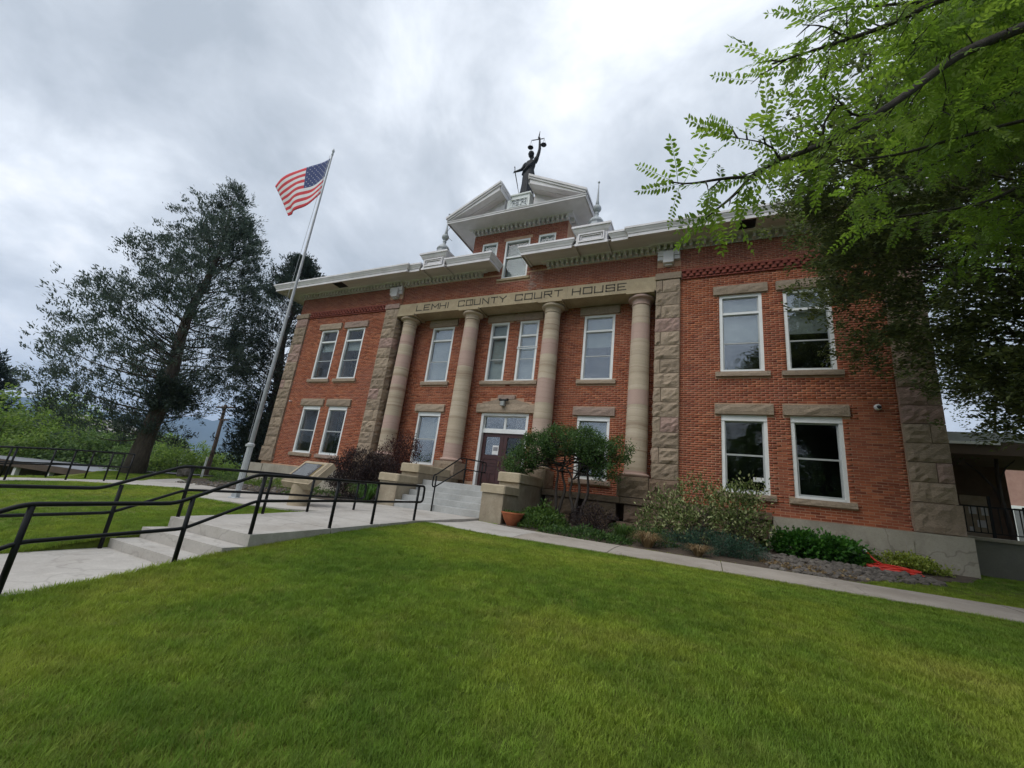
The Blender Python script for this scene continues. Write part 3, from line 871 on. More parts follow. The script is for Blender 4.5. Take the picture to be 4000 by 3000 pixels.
# ---- rock faced stones
def rock_box(x0, x1, z0, z1, yf, yb, amp=.05, left=False, right=False, seed=0, bulge=.028, edge=.04, smoothness=1.0, flatback=True):
    """stone with a quarry faced front (and optionally sides); edges stay on the given planes"""
    r = random.Random(seed * 7919 + int(x0 * 1000) + int(z0 * 331))
    mbx = MB()
    off = Vector((r.uniform(0, 50), r.uniform(0, 50), r.uniform(0, 50)))
    def grid(P, nu, nv, nrm, wu, wv):
        vs, fs = [], []
        for j in range(nv + 1):
            for i in range(nu + 1):
                u, v = i / nu, j / nv
                d = min(u * wu, (1 - u) * wu, v * wv, (1 - v) * wv)
                mk = min(1, d / edge)
                p = P(u, v)
                q = p * 5.5 + off
                h = mk * (bulge + amp * (mnoise.noise(q) + .5 * mnoise.noise(q * 2.3)) + r.uniform(-.3, .3) * amp)
                vs.append(p + nrm * max(h, -.008))
        for j in range(nv):
            for i in range(nu):
                a = j * (nu + 1) + i
                fs.append((a, a + 1, a + nu + 2, a + nu + 1))
        mbx.raw(vs, fs)
    nu = max(2, min(7, round((x1 - x0) / .105))); nv = max(2, min(5, round((z1 - z0) / .095)))
    grid(lambda u, v: Vector((x0 + (x1 - x0) * u, yf, z0 + (z1 - z0) * v)), nu, nv, Vector((0, -1, 0)), x1 - x0, z1 - z0)
    nd = max(2, min(5, round((yb - yf) / .14)))
    for on, xx, sg in ((left, x0, -1), (right, x1, 1)):
        if on:
            grid((lambda u, v: Vector((xx, yb + (yf - yb) * u, z0 + (z1 - z0) * v))) if sg < 0 else (lambda u, v: Vector((xx, yf + (yb - yf) * u, z0 + (z1 - z0) * v))), nd, nv, Vector((sg, 0, 0)), yb - yf, z1 - z0)
    sk = ('l' if left else '') + ('r' if right else '') + 'f' + ('k' if flatback else '')
    mbx.box(x0, yf, z0, x1, yb, z1, skip=sk)
    return mbx
ns = [0]
def stone(parent, x0, x1, z0, z1, yf, yb, mat='stone', name='stone', **kw):
    ns[0] += 1
    g_ = .008
    return put(name, rock_box(x0 + g_, x1 - g_, z0 + g_, z1 - g_, yf, yb, seed=ns[0], **kw), M[mat], parent, weld=True)
zs = list(np.linspace(2.235, 8.71, 15))
for s in (1, -1):
    for k in range(14):
        # inner piers with a return face towards the recess
        a, b_ = (5.43, 6.17) if s > 0 else (-6.17, -5.43)
        kw = dict(left=s > 0, right=s < 0)
        if k % 2 == 1:
            w = random.uniform(.17, .25)
            c0 = a + w if s > 0 else b_ - w
            if s > 0:
                stone(CH, a, c0, zs[k], zs[k + 1], -.11, RECY, left=True); stone(CH, c0, b_, zs[k], zs[k + 1], -.11, .01, right=False)
            else:
                stone(CH, c0, b_, zs[k], zs[k + 1], -.11, RECY, right=True); stone(CH, a, c0, zs[k], zs[k + 1], -.11, .01)
        else:
            stone(CH, a, b_, zs[k], zs[k + 1], -.11, .29 if s < 0 else RECY, **kw)
            if s < 0: stone(CH, b_ - .28, b_, zs[k], zs[k + 1], .292, RECY, right=True)
        # corner piers
        a, b_ = (11.25, 12.05) if s > 0 else (-12.05, -11.25)
        kw = dict(left=s < 0, right=s > 0)
        if k % 2 == (1 if s > 0 else 0):
            c0 = a + random.uniform(.5, .58) if s > 0 else a + random.uniform(.22, .3)
            stone(CH, a, c0, zs[k], zs[k + 1], -.08, .6 if s < 0 else .01, left=s < 0); stone(CH, c0, b_, zs[k], zs[k + 1], -.08, .6 if s > 0 else .01, right=s > 0)
        else:
            stone(CH, a, b_, zs[k], zs[k + 1], -.08, .6, **kw)
    a, b_ = (5.40, 6.21) if s > 0 else (-6.21, -5.40)
    stone(CH, a, b_, 8.712, 8.945, -.15, .04, amp=.015, bulge=.01, left=True, right=True, name='capital_stone')
    a, b_ = (11.2, 12.1) if s > 0 else (-12.1, -11.2)
    stone(CH, a, b_, 8.712, 8.945, -.13, .6, amp=.015, bulge=.01, left=True, right=True, name='capital_stone')
    a, b_ = (11.22, 12.1) if s > 0 else (-12.1, -11.22)
    stone(CH, a, b_, 1.56, 2.232, -.11, .6, amp=.05, bulge=.02, left=True, right=True)
# pedestals under columns and piers, ledge course and rubble plinth
for s in (1, -1):
    a, b_ = (5.38, 6.2) if s > 0 else (-6.2, -5.38)
    stone(CH, a, b_, 1.64, 2.232, -.16, .66, mat='stone_dark', amp=.06, left=True, right=True)
    for cx in (4.93 * s,):
        stone(CH, cx - .46, cx + .445, 1.64, 2.25, -.2, .66, mat='stone_dark', amp=.07, left=True, right=True)
    cx = 1.74 * s
    stone(CH, cx - .46, cx + .46, 1.64, 2.25, -.2, .66, mat='stone', amp=.03, left=True, right=True)
for a, b_ in ((2.15, 3.4), (3.405, 4.6), (4.605, 5.9), (5.905, 7.2), (7.205, 8.42)):
    stone(CH, a, b_, 1.44, 1.635, -.27, .66, mat='stone_dark', amp=.02, bulge=.008)
    stone(CH, a + .1, b_ - .12, .95, 1.435, -.19, .5, mat='stone_dark', amp=.06)
    stone(CH, a - .1, b_ - .3, .4, .945, -.19, .5, mat='stone_dark', amp=.06)
for a, b_ in ((-6.2, -5.0), (-4.995, -3.6), (-3.595, -2.15)):
    stone(CH, a, b_, 1.2, 1.635, -.24, .66, mat='stone_dark', amp=.03); stone(CH, a, b_, .3, 1.195, -.2, .5, mat='stone_dark', amp=.05)

# concrete skirts
mb = MB(); mb.prism_xy([(8.43, -.3), (12.12, -.3), (12.12, 1.3), (8.43, 1.3)], .1, 1.548)
mb.prism_xz([(8.33, .1), (8.44, .1), (8.44, 1.2), (8.40, 1.3), (8.33, 1.05)], -.29, .2)
for x in (9.85, 11.1):
    mb.prism_xz([(x - .1, .3), (x + .16, .3), (x + .02, 1.02), (x - .1, 1.06)], -.335, -.296)
    mb.prism_xz([(x - .13, 1.05), (x + .0, 1.05), (x + .0, 1.36), (x - .13, 1.36)], -.32, -.297)
put('base_course', mb, M['base_conc'], CH)
mb = MB(); mb.box(-12.32, -.3, -.4, -11.46, 1.3, 1.425); mb.box(-11.458, -.27, -.4, -6.22, .3, 1.44)
put('base_course', mb, M['base_conc_L'], CH)

# ---- columns
def torus_prof(r0, zc, rr, k=5):
    return [(r0 + rr * math.cos(a), zc + rr * math.sin(a)) for a in np.linspace(-math.pi / 2, math.pi / 2, k)]
for cx in (-4.93, -1.74, 1.74, 4.93):
    c = (cx, .25)
    base = MB().lathe([(.40, 2.25)] + torus_prof(.375, 2.31, .055) + [(.345, 2.37), (.34, 2.43)], 28, c)
    col = put('column', base, M['column'], CH, smooth=True)
    zz_, r0 = 2.43, .335
    cuts_ = [2.43]
    while cuts_[-1] < 7.5: cuts_.append(min(7.95, cuts_[-1] + random.uniform(.34, .66)))
    if cuts_[-1] < 7.94: cuts_.append(7.95)
    for a, b_ in zip(cuts_[:-1], cuts_[1:]):
        rad = lambda z: .338 - .05 * max(0, (z - 3.4) / 4.6) ** 1.25
        put('drum', MB().lathe([(rad(a), a + .002), (rad((a + b_) / 2), (a + b_) / 2), (rad(b_), b_ - .002)], 32, c), M['column'], col, smooth=True)
    put('capital', MB().lathe([(.29, 7.952)] + torus_prof(.285, 7.985, .03) + [(.292, 8.02), (.30, 8.1), (.315, 8.12), (.315, 8.14), (.37, 8.16)] + torus_prof(.385, 8.215, .05) + [(.38, 8.275)], 28, c), M['column'], col, smooth=True)
    put('abacus', MB().bevbox(cx - .46, -.19, 8.277, cx + .46, .66, 8.375, .01), M['ashlar'], col)
# ---- entablature and its lettering
cut = [-5.43, -3.35, -1.1, .98, 2.35, 3.9, 5.43]
first = MB().box(cut[0], -.1, 8.36, cut[1] - .004, .678, 8.87)
ent = put('entablature', first, M['ashlar'], CH)
for i in range(1, 6):
    put('entablature_block', MB().box(cut[i], -.1 - .003 * (i % 2), 8.36, cut[i + 1] - .004, .678, 8.87 - .002 * (i % 2)), M['ashlar'], ent)
GL = {'L': [[(0, 1), (0, 0), (.8, 0)]], 'E': [[(.8, 1), (0, 1), (0, 0), (.8, 0)], [(0, .5), (.65, .5)]], 'M': [[(0, 0), (0, 1), (.5, .35), (1, 1), (1, 0)]],
      'H': [[(0, 0), (0, 1)], [(.85, 0), (.85, 1)], [(0, .5), (.85, .5)]], 'I': [[(0, 0), (0, 1)]], 'C': [[(.85, .8), (.85, 1), (0, 1), (0, 0), (.85, 0), (.85, .2)]],
      'O': [[(0, 0), (0, 1), (.9, 1), (.9, 0), (0, 0)]], 'U': [[(0, 1), (0, 0), (.85, 0), (.85, 1)]], 'N': [[(0, 0), (0, 1), (.85, 0), (.85, 1)]], 'T': [[(0, 1), (.9, 1)], [(.45, 1), (.45, 0)]],
      'Y': [[(0, 1), (.45, .5), (.9, 1)], [(.45, .5), (.45, 0)]], 'R': [[(0, 0), (0, 1), (.85, 1), (.85, .5), (0, .5)], [(.45, .5), (.85, 0)]],
      'S': [[(.85, .8), (.85, 1), (0, 1), (0, .5), (.85, .5), (.85, 0), (0, 0), (0, .2)]],
      '1': [[(.1, .8), (.35, 1), (.35, 0)]], '9': [[(.8, .5), (0, .5), (0, 1), (.8, 1), (.8, 0), (.1, 0)]], '0': [[(0, 0), (0, 1), (.8, 1), (.8, 0), (0, 0)]]}
def glyph(ch, x, z, w, h, y, th, sw):
    mbx = MB()
    for ln in GL[ch]:
        for (u0, v0), (u1, v1) in zip(ln[:-1], ln[1:]):
            a = Vector((x + u0 * w, z + v0 * h)); b_ = Vector((x + u1 * w, z + v1 * h))
            d = (b_ - a).normalized(); n_ = Vector((-d.y, d.x)) * sw / 2; a = a - d * sw / 2 * .98; b_ = b_ + d * sw / 2 * .98
            mbx.prism_xz([(a.x + n_.x, a.y + n_.y), (b_.x + n_.x, b_.y + n_.y), (b_.x - n_.x, b_.y - n_.y), (a.x - n_.x, a.y - n_.y)], y - th, y + .01)
    return mbx
def word(tx, x0, x1, z, h, y, mat, parent, th=.0045, sw=.042, name='letter'):
    adv = {'I': .35, 'M': 1.25, '1': .75}
    tot = sum(adv.get(c, 1.2) for c in tx) - .3
    w = (x1 - x0) / tot
    x = x0
    for c in tx:
        put(name, glyph(c, x, z, w, h, y, th, sw), M[mat], parent)
        x += adv.get(c, 1.2) * w
yl = -.1035
word('LEMHI', -4.44, -2.80, 8.505, .235, yl, 'letter', ent)
word('COUNTY', -2.30, -.13, 8.515, .235, yl, 'letter', ent)
word('COURT', .28, 2.16, 8.515, .235, yl, 'letter', ent)
word('HOUSE', 2.55, 4.48, 8.505, .235, yl, 'letter', ent)
put('letter', MB().box(-1.745, yl - .0045, 8.52, -1.72, yl + .01, 8.745), M['letter'], ent)

# ---- windows
def casing(x0, x1, z0, z1, y, side=.085, head=.09, bot=.06, yb=.16):
    mbx = MB()
    yf = y + .015
    mbx.box(x0, yf, z0, x0 + side, y + yb, z1); mbx.box(x1 - side, yf, z0, x1, y + yb, z1)
    mbx.box(x0 + side, yf, z1 - head, x1 - side, y + yb, z1); mbx.box(x0 + side, yf - .02, z0, x1 - side, y + yb, z0 + bot)
    return mbx
def sash_frame(x0, x1, z0, z1, y, w=.035, d=.035):
    return MB().box(x0, y, z0, x0 + w, y + d, z1).box(x1 - w, y, z0, x1, y + d, z1).box(x0 + w, y, z0, x1 - w, y + d, z0 + w).box(x0 + w, y, z1 - w, x1 - w, y + d, z1)
def pane(win, x0, x1, z0, z1, y, mat='glass'):
    put('pane', MB().box(x0, y, z0, x1, y + .005, z1), M[mat], win)
def blind(win, x0, x1, z0, z1, y, mat='blind'):
    put('blind', MB().box(x0, y, z0, x1, y + .012, z1), M[mat], win)
def trim(win, x0, x1, z0, z1, y, lint=True, sill=True, lmat='lintel'):
    if lint: put('lintel', rock_box(x0 - .16, x1 + .16, z1 + .012, z1 + .30, y - .075, y + .3, amp=.03, bulge=.012, left=True, right=True, seed=int(x0 * 97 + z1 * 31)), M[lmat], win, weld=True)
    if sill: put('sill', rock_box(x0 - .13, x1 + .13, z0 - .145, z0 - .006, y - .085, y + .2, amp=.018, bulge=.008, left=True, right=True, seed=int(x0 * 53 + z0 * 17)), M[lmat], win, weld=True)
def upper_window(x0, x1, z0, z1, y, blinds=.5, full=False, glass='glass', storm=False, tblind=False):
    win = put('window', casing(x0, x1, z0, z1, y), M['casing'], CH)
    ix0, ix1, iz0, iz1 = x0 + .085, x1 - .085, z0 + .06, z1 - .09
    h = iz1 - iz0
    zt = iz1 - h * .225
    put('transom_bar', MB().box(ix0, y + .04, zt - .03, ix1, y + .15, zt + .035), M['casing'], win)
    put('sash', sash_frame(ix0, ix1, zt + .036, iz1, y + .075, .03), M['sash'], win)
    pane(win, ix0 + .028, ix1 - .028, zt + .06, iz1 - .028, y + .09, 'glass_bright' if tblind else glass)
    zm = iz0 + (zt - .03 - iz0) * .47
    put('sash', sash_frame(ix0, ix1, zm, zt - .031, y + .082, .03), M['sash'], win)
    pane(win, ix0 + .028, ix1 - .028, zm + .028, zt - .06, y + .097, glass)
    put('sash', sash_frame(ix0, ix1, iz0, zm + .028, y + .055, .034, .026), M['sash'], win)
    pane(win, ix0 + .03, ix1 - .03, iz0 + .03, zm, y + .066, glass)
    if storm: put('storm_frame', sash_frame(x0 - .015, x1 + .015, z0 + h * .56, z0 + h * .60, y - .012, .02, .026), M['casing'], win)
    if full: blind(win, ix0, ix1, iz0, iz1, y + .2)
    else:
        blind(win, ix0, ix1, zm + (zt - zm) * (1 - blinds), iz1 if tblind else zt, y + .2)
        if tblind: pass
    return win
def lower_window(x0, x1, z0, z1, y, head=.17, glass='glass', blinds=0.0):
    win = put('window', casing(x0, x1, z0, z1, y, head=head), M['casing'], CH)
    put('head_moulding', MB().box(x0 + .01, y - .004, z1 - head, x1 - .01, y + .014, z1 - head + .035), M['casing'], win)
    ix0, ix1, iz0, iz1 = x0 + .085, x1 - .085, z0 + .06, z1 - head
    zm = (iz0 + iz1) / 2
    put('sash', sash_frame(ix0, ix1, zm - .005, iz1, y + .082, .034), M['sash'], win)
    pane(win, ix0 + .032, ix1 - .032, zm + .028, iz1 - .032, y + .097, glass)
    put('sash', sash_frame(ix0, ix1, iz0, zm + .03, y + .05, .045, .03), M['sash'], win)
    pane(win, ix0 + .043, ix1 - .043, iz0 + .043, zm, y + .064, glass)
    if blinds: blind(win, ix0, ix1, iz1 - (iz1 - iz0) * blinds, iz1, y + .22)
    return win
for i, (a, b_) in enumerate(WX):
    w = upper_window(a, b_, *UPZ, 0, blinds=(.9, .72)[i], glass='glass_bright', tblind=True); trim(w, a, b_, *UPZ, 0)
    w = lower_window(a, b_, *LOZ, 0); trim(w, a, b_, *LOZ, 0)
    if i == 0:
        put('window_sticker', MB().box(8.05, .06, 2.40, 8.33, .0625, 2.52), M['paper'], w)
    a, b_ = -b_, -a
    w = upper_window(a, b_, *UPZ, 0, blinds=.45); trim(w, a, b_, *UPZ, 0)
    w = lower_window(a, b_, *LOZ, 0); trim(w, a, b_, *LOZ, 0)
for s in (1, -1):
    a, b_ = CWX[0] if s > 0 else mir(*CWX[0])
    w = upper_window(a, b_, 5.515, 8.005, RECY, full=s < 0, blinds=.6, glass='glass_bright', tblind=True); trim(w, a, b_, 5.515, 8.005, RECY)
    w = lower_window(a, b_, 2.09, 4.225, RECY, glass='glass_bright', blinds=.52); trim(w, a, b_, 2.09, 4.225, RECY)
    a, b_ = CWX[1] if s > 0 else mir(*CWX[1])
    w = upper_window(a, b_, 5.515, 8.005, RECY, full=True, glass='glass_bright' if s > 0 else 'glass', storm=s > 0, tblind=s > 0)
    c0, c1 = (a - .235, b_ + .16) if s > 0 else (a - .16, b_ + .235)
    put('lintel', rock_box(c0, c1, 8.017, 8.30, RECY - .075, RECY + .3, amp=.02, bulge=.01, seed=88 + s), M['lintel'], w, weld=True)
    put('sill', rock_box(c0, c1, 5.37, 5.509, RECY - .085, RECY + .2, amp=.018, bulge=.008, seed=98 + s), M['lintel'], w, weld=True)
# tall frieze window and the two tower windows
w = put('window', casing(*W5, .05, side=.075, head=.08), M['casing'], CH)
put('transom_bar', MB().box(W5[0] + .075, .09, 10.58, W5[1] - .075, .19, 10.65), M['casing'], w)
for za, zb in ((9.68, 10.58), (10.65, 11.30)):
    pane(w, W5[0] + .075, W5[1] - .075, za, zb, .15, 'glass')
put('interior_board', MB().box(W5[0] + .02, .4, 9.65, W5[1] - .02, .42, 11.36), M['blind'], w)
put('sill', MB().bevbox(W5[0] - .17, -.02, 9.515, W5[1] + .15, .3, 9.614, .012), M['ashlar'], w)
for h in TSW:
    w = put('window', casing(*h, .05, side=.07, head=.08), M['casing'], CH)
    pane(w, h[0] + .07, h[1] - .07, h[2] + .06, h[3] - .08, .13, 'glass')
    put('interior_board', MB().box(h[0] + .02, .3, h[2] + .02, h[1] - .02, .32, h[3] - .02), M['blind'], w)

# ---- doorway
dx0, dx1 = DOOR[0], DOOR[1]
mb = MB()
yf = RECY + .012
mb.box(dx0, yf, 1.4, dx0 + .10, RECY + .34, 4.25); mb.box(dx1 - .10, yf, 1.4, dx1, RECY + .34, 4.25)
mb.box(dx0 + .10, yf, 4.15, dx1 - .10, RECY + .34, 4.25); mb.box(dx0 + .10, RECY + .10, 3.50, dx1 - .10, RECY + .30, 3.64)
mb.box(.01, RECY + .14, 3.64, .05, RECY + .22, 4.15)
dw = put('doorway', mb, M['casing'], CH)
for a, b_ in ((dx0 + .10, .01), (.05, dx1 - .10)):
    put('sash', sash_frame(a, b_, 3.641, 4.149, RECY + .15, .03), M['casing'], dw)
    pane(dw, a + .03, b_ - .03, 3.67, 4.12, RECY + .165, 'glass_bright')
    put('transom_backing', MB().box(a, RECY + .5, 3.64, b_, RECY + .51, 4.15), M['room'], dw)
for a, b_, k in ((dx0 + .10, .028, 0), (.034, dx1 - .10, 1)):
    mbx = MB(); y0 = RECY + .17
    gx0, gx1, gz0, gz1 = a + .15, b_ - .15, 2.68, 3.36
    mbx.box(a, y0, 1.48, a + .15, y0 + .05, 3.495); mbx.box(b_ - .15, y0, 1.48, b_, y0 + .05, 3.495)
    mbx.box(gx0, y0, gz1, gx1, y0 + .05, 3.495); mbx.box(gx0, y0, 2.52, gx1, y0 + .05, gz0)
    mbx.box(gx0, y0, 1.48, gx1, y0 + .05, 1.62)
    mbx.box(gx0, y0, 2.28, gx1, y0 + .05, 2.34); mbx.box(gx0, y0, 2.0, gx1, y0 + .05, 2.08)
    xm = (gx0 + gx1) / 2
    mbx.box(xm - .03, y0, 1.62, xm + .03, y0 + .05, 2.0)
    mbx.box(gx0, y0 + .02, 1.62, gx1, y0 + .045, 2.52)
    for p0, p1, q0, q1 in ((gx0 + .04, gx1 - .04, 2.37, 2.49), (gx0 + .04, gx1 - .04, 2.11, 2.25), (gx0 + .03, xm - .06, 1.66, 1.96), (xm + .06, gx1 - .03, 1.66, 1.96)):
        mbx.box(p0, y0 + .008, q0, p1, y0 + .03, q1)
    d = put('door', mbx, M['door'], CH)
    pane(d, gx0, gx1, gz0, gz1, y0 + .022, 'glass_bright' if k == 0 else 'glass')
    hx = b_ - .075 if k == 0 else a + .075
    put('handle', MB().tube([(hx, y0 + .0, 2.45), (hx, y0 - .05, 2.43), (hx, y0 - .05, 2.29), (hx, y0, 2.27)], .011, 8), M['brass'], d)
    if k == 0:
        put('notice', MB().box(gx1 - .27, y0 + .014, 2.70, gx1 - .02, y0 + .018, 3.04), M['paper'], d)
        put('notice_print', MB().box(gx1 - .24, y0 + .0105, 2.84, gx1 - .05, y0 + .0135, 2.98), M['paper_print'], d)
put('door_backing', MB().box(dx0, RECY + .9, 1.4, dx1, RECY + .95, 4.2), M['room'], CH)
put('door_lintel', rock_box(-1.17, 1.24, 4.265, 4.575, RECY - .10, RECY + .3, amp=.035, bulge=.015, left=True, right=True, seed=5), M['lintel'], CH, weld=True)
put('lintel_gable', MB().prism_xz([(-.95, 4.58), (1.05, 4.58), (1.05, 4.60), (.44, 4.77), (-.32, 4.77), (-.95, 4.60)], RECY - .085, RECY + .2), M['lintel'], CH)
put('keystone', rock_box(-.30, .41, 4.772, 4.925, RECY - .10, RECY + .2, amp=.012, bulge=.006, seed=6), M['lintel'], CH, weld=True)

# ---- belt course of moulded bricks on the wings
bm_ = MB().bevbox(-.047, -.0, -.1, .047, .06, .1, .016)
belt_me = MB()
for i in range(6):
    a0, a1 = math.pi * i / 6, math.pi * (i + 1) / 6
    belt_me.raw([(-.078 * math.cos(a0), -.075 * math.sin(a0) - .015, 0), (-.078 * math.cos(a1), -.075 * math.sin(a1) - .015, 0), (-.078 * math.cos(a1), -.075 * math.sin(a1) - .015, .085), (-.078 * math.cos(a0), -.075 * math.sin(a0) - .015, .085)], [(0, 1, 2, 3)])
belt_me.raw([(-.078 * math.cos(math.pi * i / 6), -.075 * math.sin(math.pi * i / 6) - .015, z) for z in (0, .085) for i in range(7)], [tuple(reversed(range(7))), tuple(range(7, 14))])
belt_me.box(-.085, -.0149, 0, .085, .0, .085, skip='kf')
belt_mesh = belt_me.mesh('belt_brick', M['belt'])
for s in (1, -1):
    a, b_ = (6.215, 11.2) if s > 0 else (-11.2, -6.215)
    bc = put('belt_course', MB().box(a, -.075, 8.965, b_, .01, 9.03).box(a, -.06, 8.70, b_, .01, 8.74).box(a, -.018, 8.745, b_, .01, 8.955), M['belt'], CH)
    n = int((b_ - a) / .19)
    for row in range(2):
        for i in range(n):
            o = bpy.data.objects.new('belt_brick', belt_mesh); COL.objects.link(o); o.parent = bc
            o.location = (a + .1 + .19 * i + (.095 if row else 0), -.0185, 8.757 + row * .1)
# ------------------------------------------------------------------ cornices, dentils, tower, pediment
FZ0 = 9.955                                                       # lower edge of the cornice fascia
CROWN = [(-.03, FZ0), (0, FZ0), (0, FZ0 + .115), (.022, FZ0 + .118), (.025, FZ0 + .15), (.05, FZ0 + .19), (.085, FZ0 + .235), (.09, FZ0 + .26), (.11, FZ0 + .263), (.11, FZ0 + .335), (.09, FZ0 + .34), (-.12, FZ0 + .345), (-.12, FZ0 + .05), (-.03, FZ0 + .05)]
OV, OC = .97, .87
XB = .66                                                          # half width of the break under the tower
def cornice(path, name='cornice'):
    return put(name, MB().sweep(path, CROWN), M['cornice'], CH, smooth=True)
cornice([(-12.05 - OV, 16), (-12.05 - OV, -OV), (-4.60, -OV), (-4.60, -OC - .02)])
cornice([(4.60, -OC - .02), (4.60, -OV), (12.05 + OV, -OV), (12.05 + OV, 16)])
cornice([(-4.58, -OC), (-4.03, -OC), (-4.03, -OC + .03)]); cornice([(-2.63, -OC + .03), (-2.63, -OC), (-XB, -OC), (-XB, .045)])
cornice([(XB, .045), (XB, -OC), (2.63, -OC), (2.63, -OC + .03)]); cornice([(4.03, -OC + .03), (4.03, -OC), (4.58, -OC)])
# soffits and cove, roof deck
SO = 10.04
for s in (1, -1):
    mb = MB()
    def bx(a, y0, b_, y1, z0=SO, z1=SO + .03):
        if s > 0: mb.box(a, y0, z0, b_, y1, z1)
        else: mb.box(-b_, y0, z0, -a, y1, z1)
    bx(4.62, -OV + .03, 12.05 + OV - .03, -.002); bx(12.03, .0, 12.05 + OV - .03, 16)
    bx(XB + .03, -OC + .03, 4.615, .048)
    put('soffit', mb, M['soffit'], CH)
    mb = MB()
    bx(XB + .0, -OC - .02, 2.68, .045, FZ0 + .33, FZ0 + .37); bx(2.5, -OC + .15, 4.7, .05, FZ0 + .36, FZ0 + .40)
    bx(4.62, -OV + .05, 12.95, 16.3, FZ0 + .35, FZ0 + .40); bx(2.11, .3, 4.62, 16.3, FZ0 + .355, FZ0 + .39)
    put('roof', mb, M['zinc'], CH)
put('roof', MB().box(-2.1, 5.51, FZ0 + .35, 2.1, 16.3, FZ0 + .39), M['zinc'], CH)
# bed mould above the dentils (cove profile)
def bedmould(path, z=9.815, h=.185):
    prof = [(0, z), (.012, z), (.012, z + h), (.19, z + h + .002), (.19, z + h + .02), (.19, z + h + .005), (.20, z + h + .03), (.25, z + h + .045), (.0, z + h + .05)]
    return put('bed_mould', MB().sweep(path, prof), M['cornice'], CH)
bedmould([(-12.05, 15), (-12.05, -.03), (-5.42, -.03), (-5.42, .04)])
bedmould([(5.42, .04), (5.42, -.03), (12.05, -.03), (12.05, 15)])
bedmould([(-5.42, .045), (-1.42, .045), (-1.42, .06)]); bedmould([(1.42, .06), (1.42, .045), (5.42, .045)])
dent_me = MB().bevbox(-.044, -.17, 0, .044, 0, .175, .006).mesh('dentil', M['cornice'])
def dentil(x, y, z, rz=0.0):
    o = bpy.data.objects.new('dentil', dent_me); COL.objects.link(o); o.parent = CH
    o.location = (x, y, z); o.rotation_euler = (0, 0, rz)
for s in (1, -1):
    n = 34
    for i in range(n):
        dentil(s * (5.50 + i * (12.08 - 5.50) / (n - 1)), -.0425, 9.835)
    for i in range(21):
        dentil(s * (1.48 + i * .192), +.0325, 9.835)
    mbv = MB()
    a, b_ = (7.80, 8.30) if s > 0 else (-9.2, -8.62)
    mbv.box(a, -.83, SO - .012, b_, -.36, SO - .002)
    v = put('soffit_vent', mbv, M['lens'], CH)
    lb = MB()
    for k in range(9): lb.box(a + .01, -.81 + k * .05, SO - .022, b_ - .01, -.795 + k * .05, SO - .0125)
    put('louvre', lb, M['dark_metal'], v)
    # stone brackets below the dentils at the inner piers
    cx = 5.805 * s
    mbk = MB()
    mbk.bevbox(cx - .35, -.15, 9.60, cx + .35, .0, 9.80, .012); mbk.bevbox(cx - .35, -.12, 9.45, cx - .17, .0, 9.597, .012); mbk.bevbox(cx + .17, -.12, 9.45, cx + .35, .0, 9.597, .012)
    mbk.bevbox(cx - .168, -.22, 9.30, cx + .168, .0, 9.70, .012); mbk.bevbox(cx - .12, -.12, 9.24, cx + .12, .0, 9.298, .02)
    put('bracket', mbk, M['ashlar'] if False else M['cornice'], CH)
# ---- box pedestals with finials either side of the tower
for s in (1, -1):
    cx = 3.33 * s
    bxp = MB()
    prof = [(.0, FZ0 - .005), (.02, FZ0 + .0), (.02, FZ0 + .09), (-.01, FZ0 + .12), (-.02, 10.38), (.0, 10.42), (.045, 10.47), (.09, 10.56), (.10, 10.60), (.14, 10.605), (.14, 10.68), (.10, 10.70), (-.2, 10.74)]
    w2 = .56
    bxp.sweep([(cx - w2, .1), (cx - w2, -OC - .02), (cx + w2, -OC - .02), (cx + w2, .1)], prof)
    bxp.box(cx - w2 - .05, -OC - .05, 10.60, cx + w2 + .05, .1, 10.73)
    px_ = put('parapet_box', bxp, M['cornice'], CH)
    put('recessed_panel', sash_frame(cx - .46, cx + .46, 10.07, 10.40, -OC - .075, .045, .05), M['cornice'], px_)
    put('inner_panel', sash_frame(cx - .37, cx + .37, 10.14, 10.33, -OC - .05, .02, .03), M['cornice'], px_)
    fy = -.42
    fb = put('finial', MB().lathe([(.30, 10.735), (.30, 10.78), (.275, 10.80), (.255, 11.08), (.285, 11.10), (.29, 11.13)], 8, (cx, fy), math.pi / 8), M['zinc'], CH)
    put('finial_dome', MB().lathe([(.285, 11.131), (.26, 11.2), (.20, 11.29), (.12, 11.36), (.075, 11.42), (.07, 11.50), (.085, 11.53), (.075, 11.56), (.06, 11.60)], 24, (cx, fy)), M['zinc'], fb, smooth=True)
    put('finial_ball', MB().lathe([(.05, 11.602)] + [(max(.05, .155 * math.cos(a)), 11.76 + .155 * math.sin(a)) for a in np.linspace(-1.3, 1.3, 11)] + [(.05, 11.92)], 24, (cx, fy)), M['zinc'], fb, smooth=True)
    put('finial_spire', MB().lathe([(.06, 11.921), (.07, 11.95), (.05, 12.1), (.012, 12.88)] + [(max(.01, .045 * math.cos(a)), 12.925 + .045 * math.sin(a)) for a in np.linspace(-1.3, 1.45, 8)], 14, (cx, fy)), M['zinc'], fb, smooth=True)
